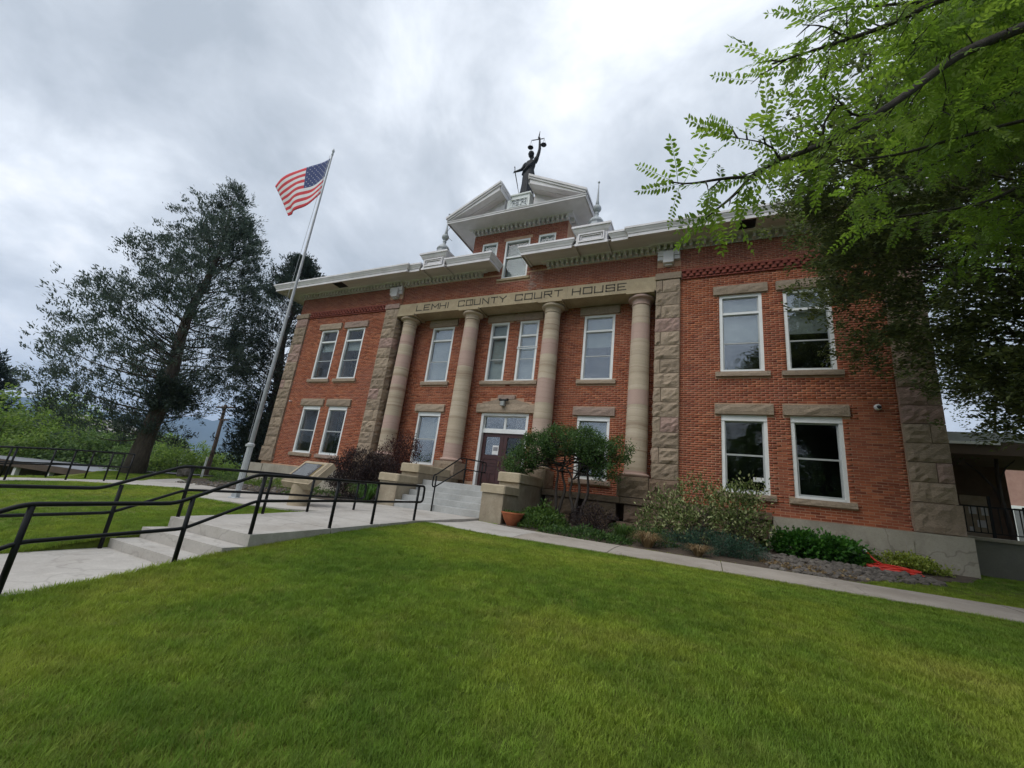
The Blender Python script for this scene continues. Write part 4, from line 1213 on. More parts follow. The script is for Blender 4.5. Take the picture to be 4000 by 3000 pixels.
# ---- tower cornice and broken pediment
TW, TO = 2.1, .9
TX, TYF = TW + TO, -.87
bedmould([(-TW, 4), (-TW, .05), (TW, .05), (TW, 4)], z=11.86, h=.18)
for i in range(22): dentil(-2.08 + i * 4.16 / 21, +.0375, 11.875)
for i in range(4): dentil(2.1125, .24 + i * .2, 11.875, math.pi / 2)
ped = put('pediment', MB().box(-TX + .02, TYF + .03, 12.095, TX - .02, 5.4, 12.125).sweep([(-TX, 5.4), (-TX, TYF), (TX, TYF), (TX, 5.4)], [(-.02, 12.04), (0, 12.04), (.0, 12.10), (.02, 12.11), (.03, 12.15), (-.05, 12.17), (-.05, 12.06)]), M['cornice'], CH)
P0, P1 = Vector((TX + .06, 12.32)), Vector((.62, 13.60))
d = (P1 - P0).normalized(); nn = Vector((d.y, -d.x))              # pointing down and left of travel
if nn.y > 0: nn = -nn
for s in (1, -1):
    def band(o0, o1, y0, y1, x_in=.62, lo=0.0):
        a = P0 + nn * o0; b_ = P0 + nn * o1
        def at_x(p, x): return p + d * ((x - p.x) / d.x)
        q = [at_x(a, TX + .05 - lo), at_x(a, x_in), at_x(b_, x_in), at_x(b_, TX + .05 - lo)]
        q = [Vector((v.x, max(v.y, 12.152))) for v in q]
        poly = [(s * v.x, v.y) for v in q]
        return MB().prism_xz(poly, y0, y1)
    rk = put('raking_cornice', band(0, .085, TYF - .09, 5.4), M['cornice'], CH)
    put('raking_mould', band(.0855, .16, TYF - .05, TYF + .3, .625, .05), M['cornice'], rk)
    put('raking_fascia', band(.161, .34, TYF, TYF + .3, .63, .12), M['cornice'], rk)
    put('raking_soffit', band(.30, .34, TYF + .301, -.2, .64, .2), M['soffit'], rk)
    # returned moulding at the break
    for z0, z1, xo in ((13.49, 13.585, .035), (13.40, 13.489, .02), (13.18, 13.399, .0)):
        put('return_mould', MB().box(*( (s * .66 if s < 0 else .62 - xo), TYF - .03 * (xo > 0) - .0, z0, (s * .62 + xo if s < 0 else .66), 3.5, z1)), M['cornice'], rk)
    # tympanum
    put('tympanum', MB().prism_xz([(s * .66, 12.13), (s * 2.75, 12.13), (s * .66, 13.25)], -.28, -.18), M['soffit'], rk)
    put('tympanum_board', MB().prism_xz([(s * .66, 12.62), (s * 1.32, 12.62), (s * .98, 12.86), (s * .66, 12.94)], -.31, -.2805), M['cornice'], rk)
    put('inner_cheek', MB().box(min(s * .655, s * .695), -.279, 12.127, max(s * .655, s * .695), 3.5, 13.178), M['cornice'], rk)
    rf = MB(); rf.prism_xz([(s * (TX + .04), 12.30), (s * .62, 13.585), (s * .62, 13.57), (s * (TX + .04), 12.28)], TYF + .3, 5.4)
put('pediment_roof', MB().box(-.62, 1.0, 12.13, .62, 5.4, 12.16), M['zinc'], CH)
pl = put('statue_pedestal', MB().bevbox(-.41, -.25, 12.13, .42, .62, 13.42, .015).box(-.46, -.3, 13.30, .47, .67, 13.36), M['white'], CH)
put('date_block', MB().bevbox(-.50, -.40, 12.13, .51, .2, 13.02, .012), M['white'], pl)
dp = put('date_panel', sash_frame(-.37, .41, 12.62, 12.985, -.425, .022, .026), M['white'], pl)
word('1909', -.30, .36, 12.675, .235, -.4015, 'zinc', pl, th=.018, sw=.045, name='numeral')
put('cable', MB().tube([(-2.9, -.7, 12.03), (-3.0, -.78, 11.75), (-2.92, -.75, 11.45), (-2.72, -.7, 11.28)], .009, 6), M['black'], CH)
# ------------------------------------------------------------------ entrance steps with cheek walls
ES = thing('entrance_steps', 'grey painted concrete steps with stepped stone cheek walls at the double doors', 'steps', (0, -2.9, 0))
for k in range(5):
    y0 = k * .30
    put('step', MB().bevbox(-1.43, y0, .2, 1.45, y0 + .302 if k < 4 else 3.5, .62 + .17 * (k + 1), .008), M['steps'], ES)
for s in (1, -1):
    a, b_ = (1.452, 2.10) if s > 0 else (-2.12, -1.432)
    ck = put('cheek_wall', MB().bevbox(a, -.02, .0, b_, .93, 1.30, .012), M['cheek'], ES)
    put('cheek_cap', MB().bevbox(a - .04, -.07, 1.302, b_ + .04, .93, 1.53, .03), M['cheek_cap'], ck)
    ck = put('cheek_wall', MB().bevbox(a, .932, .0, b_, 3.36, 1.66, .012), M['cheek'], ES)
    put('cheek_cap', MB().bevbox(a - .03, .86, 1.662, b_ + .03, 3.36, 1.93, .03), M['cheek_cap'], ck)

# ------------------------------------------------------------------ hand rails
def rail_thing(name, label, posts, tops, mids, r=.023, group=None, pr=None, cat='railing'):
    loc = posts[0][:3]
    t_ = thing(name, label, cat, loc, 0, group)
    L = Vector(loc)
    def loc_(p): return Vector(p) - L
    for x, y, z0, z1 in posts:
        put('post', MB().tube([loc_((x, y, z0 - .05)), loc_((x, y, z1))], pr or r * 1.12, 8), M['black'], t_, smooth='all')
    put('top_rail', MB().tube([loc_(p) for p in smooth_line(tops)], r, 8), M['black'], t_, smooth='all')
    for mline in mids:
        put('mid_rail', MB().tube([loc_(p) for p in smooth_line(mline)], r * .9, 8), M['black'], t_, smooth='all')
    return t_
def smooth_line(pts, rr=.09):
    pts = [Vector(p) for p in pts]
    out = [pts[0]]
    for a, b_, c in zip(pts[:-2], pts[1:-1], pts[2:]):
        d0, d1 = (a - b_), (c - b_)
        k0, k1 = min(rr, d0.length * .45), min(rr, d1.length * .45)
        p0, p1 = b_ + d0.normalized() * k0, b_ + d1.normalized() * k1
        for t in (0, .25, .5, .75, 1):
            out.append(p0 * (1 - t) ** 2 + b_ * 2 * t * (1 - t) + p1 * t * t)
    out.append(pts[-1])
    return out
X = 1.40
rail_thing('handrail', 'black pipe handrail along the lawn side of the front walk', [(X, -5.62, .55, 1.24), (X, -6.85, .48, 1.20), (X, -7.80, .44, 1.18), (X, -9.12, .38, 1.14), (X, -9.95, -.04, .80), (X, -11.27, -.06, .67), (X, -12.3, -.6, .12)],
           [(X, -5.62, .92), (X, -5.42, .925), (X, -5.42, 1.26), (X, -5.62, 1.25), (X, -7.8, 1.19), (X, -9.22, 1.145), (X, -10.12, .735), (X, -11.32, .685), (X, -12.5, .10), (X, -13.4, -.1)],
           [[(X, -5.62, .92), (X, -7.8, .855), (X, -9.15, .80), (X, -9.96, .455), (X, -11.27, .36), (X, -12.3, -.2)]], group='handrails of the front walk')
X = -.40
rail_thing('handrail', 'black pipe handrail on the flagpole side of the front walk', [(X, -5.51, .53, 1.15), (X, -6.76, .47, 1.16), (X, -7.71, .43, 1.155), (X, -9.08, .37, 1.12), (X, -9.9, -.04, .79), (X, -11.25, -.06, .67), (X, -12.3, -.6, .12)],
           [(X, -5.5, .80), (X, -5.25, .81), (X, -5.25, 1.155), (X, -5.5, 1.16), (X, -7.71, 1.16), (X, -9.2, 1.125), (X, -10.12, .73), (X, -11.32, .685), (X, -12.5, .10), (X, -13.4, -.1)],
           [[(X, -5.5, .80), (X, -7.71, .80), (X, -9.08, .775), (X, -9.92, .42), (X, -11.27, .35), (X, -12.3, -.2)]], group='handrails of the front walk')
X = -.05
rail_thing('handrail', 'short black handrail rising up the entrance steps in front of the maroon doors', [(X, -2.96, .6, 1.58), (X, -1.45, 1.47, 2.26), (X, -.35, 1.47, 2.27)],
           [(X, -2.96, 1.28), (X, -3.1, 1.28), (X, -3.1, 1.60), (X, -2.98, 1.62), (X, -1.78, 2.25), (X, -.1, 2.29), (X, -.1, 1.95), (X, -.35, 1.94)],
           [[(X, -2.96, 1.28), (X, -1.5, 1.93), (X, -.35, 1.94)]], r=.02)
def gp(x, y, h=0): return (x, y, tz(x, y) + h)
def side_rail(pts, label):
    posts = [(x, y, tz(x, y) - .02, tz(x, y) + .93) for x, y in pts]
    t = [gp(x, y, .94) for x, y in pts]; m_ = [gp(x, y, .48) for x, y in pts]
    rail_thing('path_railing', label, posts, t, [m_], group='railings by the side path')
side_rail([(-10.75, -10.4), (-10.9, -9.2), (-10.95, -8.05), (-10.95, -6.8), (-10.65, -6.0), (-11.2, -5.2)], 'black two bar railing along the lawn edge of the left path')
side_rail([(-13.0, -10.2), (-12.9, -9.0), (-12.6, -7.7), (-12.35, -6.8), (-12.2, -5.9), (-12.3, -5.0)], 'black two bar railing beyond the left path above the low building')

# ------------------------------------------------------------------ flagpole and flag
fx, fy = -3.42, -6.3
fz = tz(fx, fy) + .02
FP = thing('flagpole', 'tall silver flagpole on a pale fluted post beside the front walk', 'flagpole', (fx, fy, fz))
put('base_plate', MB().bevbox(-.14, -.12, 0, .12, .12, .03, .01).box(-.17, -.03, 0, -.10, .03, .12).box(-.06, -.05, .03, .05, .05, .16), M['zinc'], FP)
prof = []
fl = MB()
n = 24
vs, fs = [], []
for z, r in ((.16, .062), (.45, .074), (1.26, .070)):
    for i in range(n): a = 2 * math.pi * i / n; rr = r * (1 if i % 2 else .86); vs.append((rr * math.cos(a), rr * math.sin(a), z))
for k in range(2):
    for i in range(n): j = (i + 1) % n; fs.append((k * n + i, k * n + j, k * n + n + j, k * n + n + i))
fl.raw(vs, fs)
put('fluted_post', fl, M['alu_w'], FP)
put('collar', MB().lathe([(.07, 1.255), (.09, 1.27), (.09, 1.32), (.065, 1.35)], 20).box(-.18, -.02, 1.26, -.10, .02, 1.32), M['alu_w'], FP)
put('pole', MB().lathe([(.056, 1.34), (.048, 3.8), (.045, 3.82), (.037, 6.5), (.034, 6.52), (.022, 10.22)], 16), M['alu'], FP, smooth=True)
put('truck', MB().lathe([(.03, 10.22), (.034, 10.25), (.02, 10.3), (.035, 10.34), (.04, 10.38), (.02, 10.43), (.005, 10.47)], 14), M['zinc'], FP, smooth=True)
put('halyard', MB().tube([(-.07, -.05, 1.4), (-.13, -.05, 5.5), (-.06, -.05, 9.0), (-.05, -.03, 10.2)], .006, 5), M['alu'], FP)
# flag: hoist on the pole, flying to the left, seen from its reverse
FL_O = Vector((fx - .06, fy, 0))
hoist_t, hoist_b = Vector((fx - .05, fy, 10.56)), Vector((fx - .05, fy, 9.27))
fly_t, fly_b = Vector((fx - 2.56, fy, 10.2)), Vector((fx - 1.42, fy, 8.84))
NU, NV = 40, 26
def flag_pt(u, v):
    top = hoist_t.lerp(fly_t, u); bot = hoist_b.lerp(fly_b, u)
    top = top + Vector((0, 0, .10 * math.sin(u * math.pi * .9))); bot = bot + Vector((-.1 * math.sin(math.pi * u), 0, -.20 * math.sin(math.pi * u ** .8) ** 1.2))
    p = top.lerp(bot, v)
    w = math.sin(u * 6.4 + v * 1.2 + .5) * .085 * u ** .7 + math.sin(u * 13 - v * 3) * .016
    return p + Vector((w * .25, w, .02 * math.sin(u * 12 + v * 4) * u))
mb = MB()
vs = [flag_pt(i / NU, j / NV) for j in range(NV + 1) for i in range(NU + 1)]
fs, mi = [], []
for j in range(NV):
    for i in range(NU):
        a = j * (NU + 1) + i
        fs.append((a, a + 1, a + NU + 2, a + NU + 1))
        st_ = j // 2
        mi.append(2 if (i < NU * .4 and st_ < 7) else (0 if st_ % 2 == 0 else 1))
org = Vector((fx, fy, 9.8))
mb.raw([v - org for v in vs], fs); mb.mi = mi
FG = put('flag', mb, [M['flag_red'], M['flag_white'], M['flag_blue']], smooth='all', loc=org)
so = FG.modifiers.new('cloth', 'SOLIDIFY'); so.thickness = .006; so.offset = 0
tag(FG, 'red white and blue stars and stripes flag flying left from the flagpole', 'flag')
star_me = MB(); ang = [math.pi / 2 + k * math.pi / 5 for k in range(10)]
star_me.raw([((.021 if k % 2 == 0 else .009) * math.cos(a), -.0, (.021 if k % 2 == 0 else .009) * math.sin(a)) for k, a in enumerate(ang)] , [tuple(range(10))])
star_me = star_me.mesh('star', M['flag_white'])
for r in range(9):
    for c in range(6 if r % 2 == 0 else 5):
        u = .4 * (c + (.5 if r % 2 == 0 else 1.0)) / 6; v = (7 / 13) * (r + .5) / 9
        p = flag_pt(u, v); du = (flag_pt(u + .01, v) - p).normalized(); dv = (flag_pt(u, v - .01) - p).normalized()
        nrm = du.cross(dv).normalized()
        if nrm.y > 0: nrm = -nrm
        o = bpy.data.objects.new('star', star_me); COL.objects.link(o); o.parent = FG
        x = (du - nrm * du.dot(nrm)).normalized(); y = -nrm; z = x.cross(y)
        o.matrix_local = Matrix(((x.x, y.x, z.x, p.x - org.x + nrm.x * .008), (x.y, y.y, z.y, p.y - org.y + nrm.y * .008), (x.z, y.z, z.z, p.z - org.z + nrm.z * .008), (0, 0, 0, 1)))

# ------------------------------------------------------------------ plaque monument
MO = thing('monument', 'stone pillar with a tilted slab carrying a dark bronze plaque', 'monument', (-1.56, -6.05, .47), math.radians(0))
put('pillar', MB().lathe([(.245, -.05), (.235, .02), (.225, .25), (.215, .56)], 24), M['monument'], MO, smooth=True)
slab = MB()
th = math.radians(43)
ux, uz = math.cos(th), math.sin(th)
def sl(x, t, h): return (x, t * ux - h * uz - .12, .50 + t * uz + h * ux)      # t up the slope (away), h normal
def slope_box(mb, x0, x1, t0, t1, h0, h1, taper=0):
    mb.raw([sl(x0, t0, h0), sl(x1, t0, h0), sl(x1, t1, h0), sl(x0, t1, h0), sl(x0 + taper, t0 + taper, h1), sl(x1 - taper, t0 + taper, h1), sl(x1 - taper, t1 - taper, h1), sl(x0 + taper, t1 - taper, h1)],
           [(0, 3, 2, 1), (4, 5, 6, 7), (0, 1, 5, 4), (1, 2, 6, 5), (2, 3, 7, 6), (3, 0, 4, 7)])
slope_box(slab, -.47, .47, -.08, .72, -.06, .10, .012)
slope_box(slab, -.43, .43, -.04, .68, .10, .15, .045)
put('slab', slab, M['monument'], MO)
fr = MB(); slope_box(fr, -.32, .32, .06, .58, .148, .162, .006); put('plaque_rim', fr, M['brass'], MO)
pq = MB(); slope_box(pq, -.295, .295, .085, .555, .162, .170, .004); pq = put('plaque', pq, M['plaque'], MO)
tl = MB()
for k in range(13):
    t0 = .51 - k * .032
    slope_box(tl, -.25 + random.uniform(0, .03), .25 - random.uniform(0, .09), t0, t0 + .011, .170, .1725, .001)
put('raised_text', tl, M['zinc'], pq)

# ------------------------------------------------------------------ small fixtures
LA = thing('flood_light', 'small grey twin headed flood light on the stone lintel over the door', 'light', (.0, .56, 4.66))
put('mount', MB().lathe([(.05, -.02), (.05, .06)], 12, (0, 0)).box(-.035, -.05, .03, .035, .06, .10), M['dark_metal'], LA)
put('lamp_body', MB().bevbox(-.085, -.16, -.17, .085, -.0, .0, .02), M['fixture'], LA)
put('lamp_head', MB().tube([(-.02, -.03, .06), (-.17, -.08, .07)], [.03, .055], 10), M['dark_metal'], LA)
put('lamp_head', MB().tube([(.02, -.03, .06), (.19, -.08, .06)], [.03, .055], 10), M['dark_metal'], LA)
put('bracket_wire', MB().tube([(-.22, .04, -.02), (-.22, .03, -.19)], .006, 5), M['dark_metal'], LA)
SC = thing('security_camera', 'white dome security camera on the brick wall near the right corner', 'camera', (10.83, -.012, 4.49))
put('housing', MB().tube([(0, .0, 0), (0, -.05, 0), (0, -.085, 0)], [.075, .075, .055], 18), M['casing'], SC)
put('dome', MB().tube([(.012, -.07, -.008), (.02, -.105, -.015), (.024, -.125, -.02)], [.05, .04, .015], 16), M['lens'], SC)
PI_ = thing('wall_spout', 'tiny pale pipe end sticking out of the left brick wing', 'pipe', (-11.0, -.01, 4.42))
put('pipe', MB().tube([(0, .02, 0), (0, -.09, 0), (.0, -.12, -.03)], .03, 10), M['cornice'], PI_)

# ------------------------------------------------------------------ terracotta bowl, spigot, hose
PO = thing('flower_bowl', 'wide terracotta bowl beside the right cheek wall of the steps', 'flower pot', (2.36, -2.78, tz(2.36, -2.78) + .0))
put('bowl', MB().lathe([(.13, 0), (.15, .03), (.22, .14), (.275, .26), (.29, .30), (.305, .30), (.305, .335), (.285, .335), (.265, .29), (.02, .27)], 28), M['terracotta'], PO, smooth=True)
put('soil', MB().lathe([(.255, .26), (.26, .285), (.01, .295)], 20), M['soil'], PO)
n = 170; a = rng.random(n) * 6.28; r = .22 * np.sqrt(rng.random(n))
leaves('seedling', np.stack([r * np.cos(a), r * np.sin(a), np.full(n, .28)], -1), rand_dirs(n) * .6 + np.array((0, 0, .9)), .07 + .07 * rng.random(n), .03, M['brightleaf'], PO)
SP = thing('spigot', 'short black garden spigot standing by the concrete skirt', 'spigot', (10.0, -.95, tz(10.0, -.95)))
put('standpipe', MB().tube([(0, 0, -.05), (0, 0, .36)], .02, 8), M['dark_metal'], SP)
put('valve', MB().tube([(-.07, 0, .36), (.07, 0, .37)], .016, 8).tube([(0, 0, .33), (0, -.07, .31), (0, -.09, .27)], .017, 8), M['dark_metal'], SP)
HO = thing('garden_hose', 'flat heap of bright red hose lying on the rocks', 'hose', (10.4, -1.15, tz(10.4, -1.15)))
for k in range(17):
    ph = rng.random() * 6
    pts = []
    a0, b0 = .50 - .035 * (k % 9), .19 - .019 * (k % 9)
    for i in range(37):
        a = 2 * math.pi * i / 36
        x = a0 * math.cos(a) + .05 * math.sin(3 * a + ph); y = b0 * math.sin(a) + .035 * math.sin(2 * a + ph)
        zz = tz(10.4 + x * .94, -1.15 + y - x * .3) - tz(10.4, -1.15)
        pts.append((x * .94, y - x * .30, zz + .025 + .006 * k * (.6 + .4 * math.sin(a + ph)) ))
    put('coil', MB().tube(pts, .019, 6, cap=False), M['red_hose'], HO, smooth='all')
put('hose_end', MB().tube([(-.1, .05, .12), (-.2, .1, .17), (-.27, .14, .24), (-.33, .18, .33)], .018, 7), M['red_hose'], HO, smooth='all')
put('nozzle', MB().tube([(-.33, .18, .33), (-.37, .20, .38)], .024, 8), M['casing'], HO)
put('coupling', MB().tube([(-.52, .17, .06), (-.57, .18, .07)], .022, 8), M['brass'], HO)

# ------------------------------------------------------------------ statue of justice
ST = thing('statue', 'dark bronze robed woman holding up scales and resting a sword', 'statue', (.05, .15, 13.42))
def statue_body():
    B = MB()
    # robe and torso as stacked ellipses with folds
    secs = [(0, .30, .27, 0), (.05, .31, .28, 0), (.35, .27, .25, .0), (.75, .255, .23, .0), (1.05, .27, .225, .0), (1.25, .255, .20, .0), (1.42, .205, .165, .01), (1.52, .20, .16, .01), (1.68, .235, .175, .01), (1.80, .24, .165, .015), (1.90, .20, .13, .02), (1.945, .09, .08, .025), (2.02, .062, .062, .03), (2.10, .066, .068, .02)]
    n = 36; vs, fs = [], []
    for z, a, b_, ox in secs:
        fold = .030 * max(0, 1 - z / 1.35) + .006
        for i in range(n):
            t_ = 2 * math.pi * i / n
            k = 1 + fold / .25 * (math.sin(9 * t_ + z * 1.2) * .6 + math.sin(5 * t_ + 1.0) * .4)
            vs.append((ox + a * k * math.cos(t_), b_ * k * math.sin(t_), z))
    for s_ in range(len(secs) - 1):
        for i in range(n): j = (i + 1) % n; fs.append((s_ * n + i, s_ * n + j, s_ * n + n + j, s_ * n + n + i))
    fs.append(tuple(reversed(range(n)))); fs.append(tuple(range((len(secs) - 1) * n, len(secs) * n)))
    B.raw(vs, fs)
    # head, hair bun, nose, chin
    def ell(c, r, nn=14):
        V, Fc = [], []
        for j in range(nn + 1):
            ph = -math.pi / 2 + math.pi * j / nn
            for i in range(18): V.append((c[0] + r[0] * math.cos(ph) * math.cos(2 * math.pi * i / 18), c[1] + r[1] * math.cos(ph) * math.sin(2 * math.pi * i / 18), c[2] + r[2] * math.sin(ph)))
        for j in range(nn):
            for i in range(18): k = (i + 1) % 18; Fc.append((j * 18 + i, j * 18 + k, j * 18 + 18 + k, j * 18 + 18 + i))
        B.raw(V, Fc)
    hx = .0
    ell((hx, -.01, 2.27), (.115, .135, .165)); ell((hx, -.03, 2.19), (.085, .10, .10)); ell((hx, .10, 2.27), (.085, .09, .10)); ell((hx, -.01, 2.345), (.125, .14, .105))
    ell((hx, -.145, 2.25), (.018, .028, .036)); ell((hx, -.125, 2.185), (.035, .025, .014)); ell((hx - .112, -.0, 2.25), (.02, .03, .04)); ell((hx + .112, 0, 2.25), (.02, .03, .04))
    B.tube([(hx - .118, -.03, 2.285), (hx - .08, -.115, 2.285), (hx, -.146, 2.285), (hx + .08, -.115, 2.285), (hx + .118, -.03, 2.285)], .024, 8)   # blindfold
    # arms: lowered sword arm to the left of the picture, raised scale arm to the right
    B.tube([(-.14, .0, 1.83), (-.225, .0, 1.80), (-.30, -.02, 1.66), (-.37, -.05, 1.55), (-.47, -.09, 1.49), (-.575, -.13, 1.44)], [.085, .09, .075, .065, .055, .042], 14)
    B.tube([(.14, .0, 1.84), (.235, .0, 1.91), (.31, -.0, 2.10), (.355, -.01, 2.30), (.375, -.01, 2.50), (.355, -.02, 2.72), (.33, -.03, 2.98)], [.085, .09, .078, .07, .062, .052, .04], 14)
    # drapery sash and sleeves
    B.tube([(.20, .02, 1.84), (.26, -.0, 1.97), (.30, 0, 2.06)], [.10, .105, .088], 14); B.tube([(-.17, .0, 1.84), (-.25, 0, 1.76), (-.30, -.01, 1.66)], [.10, .10, .085], 14)
    B.tube([(.22, -.10, 1.80), (.05, -.19, 1.55), (-.15, -.20, 1.32), (-.24, -.12, 1.15)], [.05, .06, .06, .05], 10)
    # hands with fingers
    def hand(c, dirs, palm):
        ell(c, palm, 8)
        for p in dirs: B.tube(p, [.015, .014, .011], 6)
    c = Vector((-.60, -.14, 1.42))
    hand(c, [[c + Vector(v) for v in ((-.01, -.02 + .02 * k, .03 - .004 * k), (-.05, -.05 + .018 * k, .01), (-.05, -.05 + .018 * k, -.04))] for k in range(4)] + [[c, c + Vector((.03, -.05, .0)), c + Vector((.0, -.075, -.02))]], (.042, .036, .05))
    c = Vector((.325, -.035, 3.03))
    hand(c, [[c + Vector(v) for v in ((-.02, -.02 + .012 * k, .0 + .022 * k), (-.055, -.045, .0 + .022 * k), (-.03, -.07, .0 + .022 * k))] for k in range(4)] + [[c, c + Vector((.035, -.04, .02)), c + Vector((.015, -.07, .035))]], (.04, .036, .06))
    ell((-.07, -.27, .06), (.06, .12, .05)); ell((.08, -.25, .06), (.06, .11, .05))
    return B
bme = statue_body().mesh('figure_source', M['bronze'])
tmp = bpy.data.objects.new('figure_source', bme); COL.objects.link(tmp)
rm = tmp.modifiers.new('remesh', 'REMESH'); rm.mode = 'VOXEL'; rm.voxel_size = .013; rm.use_smooth_shade = True
sm = tmp.modifiers.new('smooth', 'SMOOTH'); sm.factor = .5; sm.iterations = 2
dg = bpy.context.evaluated_depsgraph_get()
fm = bpy.data.meshes.new_from_object(tmp.evaluated_get(dg)); fm.name = 'figure'
bpy.data.objects.remove(tmp)
if not fm.materials: fm.materials.append(M['bronze'])
ob('figure', fm, ST)
put('sword', MB().tube([(-.635, -.17, 1.62), (-.605, -.17, 1.42)], .018, 8).tube([(-.69, -.17, 1.36), (-.52, -.17, 1.40)], .016, 6).tube([(-.60, -.17, 1.40), (-.42, -.18, .74), (-.23, -.18, .02)], [.022, .018, .006], 6).tube([(-.64, -.17, 1.63), (-.645, -.17, 1.67)], .026, 8), M['bronze'], ST)
bl, brr = Vector((-.01, -.06, 3.02)), Vector((.50, -.02, 2.99))
sc_ = put('scale_beam', MB().tube([bl, (bl + brr) / 2 + Vector((0, 0, .0)), brr], .020, 8).tube([(.29, -.06, 2.98), (.30, -.06, 3.2), (.315, -.06, 3.42)], [.03, .026, .008], 8).tube([bl, bl + Vector((-.03, 0, .03)), bl + Vector((-.045, 0, -.05))], .011, 6).tube([brr, brr + Vector((.03, 0, .03)), brr + Vector((.045, 0, -.05))], .011, 6), M['bronze'], ST)
for e_, dxp in ((bl + Vector((-.045, 0, -.05)), -.0), (brr + Vector((.045, 0, -.05)), .0)):
    pc = Vector((e_.x, e_.y, 2.63))
    put('scale_pan', MB().lathe([(.03, pc.z - .045), (.09, pc.z - .03), (.125, pc.z + .005), (.128, pc.z + .012), (.11, pc.z + .004), (.02, pc.z - .02)], 20, (pc.x, pc.y)), M['bronze'], ST, smooth=True)
    for k in range(3):
        a = 2 * math.pi * k / 3 + .4
        put('chain', MB().tube([e_, (pc.x + .12 * math.cos(a), pc.y + .12 * math.sin(a), pc.z + .01)], .0035, 4), M['bronze'], ST)
# ------------------------------------------------------------------ shrubs
def blob_points(n, blobs, shell=.55):
    """points in a set of ellipsoids (cx,cy,cz,rx,ry,rz,weight), biased to the outside"""
    w = np.array([b_[6] if len(b_) > 6 else b_[3] * b_[4] * b_[5] for b_ in blobs], float); w /= w.sum()
    k = rng.choice(len(blobs), n, p=w)
    Bq = np.array([b_[:6] for b_ in blobs])[k]
    dd = rand_dirs(n)
    r = 1 - (1 - rng.random(n) ** (1 / 3)) * (1.6 if shell < .5 else 1.0)
    r = np.clip(shell + (1 - shell) * rng.random(n) ** .6, 0, 1.08)
    return Bq[:, :3] + dd * Bq[:, 3:] * r[:, None], dd
def clumpy(n, blobs, nc, cs, shell=.6):
    c, cd = blob_points(nc, blobs, shell)
    k = rng.integers(0, nc, n)
    P = c[k] + rng.normal(size=(n, 3)) * cs
    return P, cd[k]
def shrub(name, label, cat, base, blobs, n, nc, cs, L, W, mat, stems=8, up=.5, stem_mat='bark', group=None, foliage_name='foliage', out=.6, rnd=.7, sr=.014):
    base = np.array(base, float)
    t_ = thing(name, label, cat, tuple(base), 0, group)
    P, D = clumpy(n, blobs, nc, cs)
    P = P - base
    keep = P[:, 2] > .01
    P, D = P[keep], D[keep]
    DD = D * out + rand_dirs(len(P)) * rnd + np.array((0, 0, up))
    leaves(foliage_name, P, DD, L * (.6 + .7 * rng.random(len(P))), W * (.7 + .5 * rng.random(len(P))), M[mat], t_, nrm=unit(D * .6 + np.array((0, -.1, .7)) + rand_dirs(len(P)) * .7))
    mbs = MB()
    for k in range(stems):
        b_ = blobs[rng.integers(len(blobs))]
        q = np.array(b_[:3]) - base + rand_dirs(1)[0] * np.array(b_[3:6]) * .8
        q[2] = max(q[2], .15)
        p0 = np.array((rng.normal() * .06 + q[0] * .15, rng.normal() * .06 + q[1] * .15, -.05))
        m_ = (p0 + q) / 2 + np.array((rng.normal() * .07, rng.normal() * .07, .05))
        mbs.tube([p0, m_, q], [sr, sr * .75, sr * .3], 5)
    put('stems', mbs, M[stem_mat], t_, smooth='all', kind='stuff')
    return t_
g0 = lambda x, y: (x, y, tz(x, y))
shrub('barberry_bush', 'dark purple barberry bush sprawling left of the entrance steps', 'bush', g0(-3.9, -2.1),
      [(-4.6, -2.1, 1.35, .62, .6, .55), (-3.9, -2.1, 1.62, .72, .65, .62), (-3.1, -2.0, 1.55, .62, .6, .55), (-3.7, -2.3, 1.1, 1.0, .6, .5), (-3.0, -2.3, 1.2, .5, .5, .45)], 15000, 620, .085, .06, .03, 'purple', 26, up=.9)
shrub('reddish_bush', 'taller reddish leaved bush against the column left of the doors', 'bush', g0(-3.3, -.9),
      [(-3.6, -.9, 2.2, .55, .4, .55), (-3.0, -.9, 2.5, .5, .4, .55), (-2.75, -.9, 2.3, .38, .35, .4), (-3.3, -.9, 1.7, .6, .4, .6)], 4200, 320, .09, .065, .034, 'reddish', 22, up=.8)
# daylily fountain: arching blades
def blade_clump(name, label, cat, x, y, n, h, r, wid, mat, droop=.9):
    b0 = g0(x, y)
    t_ = thing(name, label, cat, b0)
    K = 7
    a = rng.random(n) * 6.283; hh = h * (.6 + .5 * rng.random(n)); rr = r * (.5 + .7 * rng.random(n)); b_r = .12 * np.sqrt(rng.random(n)) * r / .5
    s_ = np.linspace(0, 1, K)
    R = b_r[:, None] + rr[:, None] * s_ ** 1.25
    Zp = hh[:, None] * (np.sin(s_ * math.pi * .62) - droop * .35 * s_ ** 3)
    C_ = np.stack([R * np.cos(a)[:, None], R * np.sin(a)[:, None], Zp], -1)
    side = np.stack([-np.sin(a), np.cos(a), np.zeros(n)], -1)[:, None, :] * (wid * np.array([.7, 1, 1, .95, .8, .5, .05]))[None, :, None] * .5
    V = np.stack([C_ - side, C_ + side], 2).reshape(-1, 3)
    base = (np.arange(n) * K * 2)[:, None] + (np.arange(K - 1) * 2)[None, :]
    F = np.stack([base, base + 1, base + 3, base + 2], -1).reshape(-1, 4)
    tt_ = np.repeat(rng.random(n), K - 1)
    ob('blades', np_mesh('blades', V, F, M[mat], {'tint': tt_, 'accent': tt_}), t_)
    return t_
blade_clump('daylily', 'bright green daylily clump with arching blades left of the steps', 'plant', -2.5, -2.95, 150, .72, .55, .03, 'daylily')
blade_clump('daylily', 'small bright clump of upright blades in the bed right of the bowl', 'plant', 5.1, -2.5, 90, .42, .32, .022, 'brightleaf')
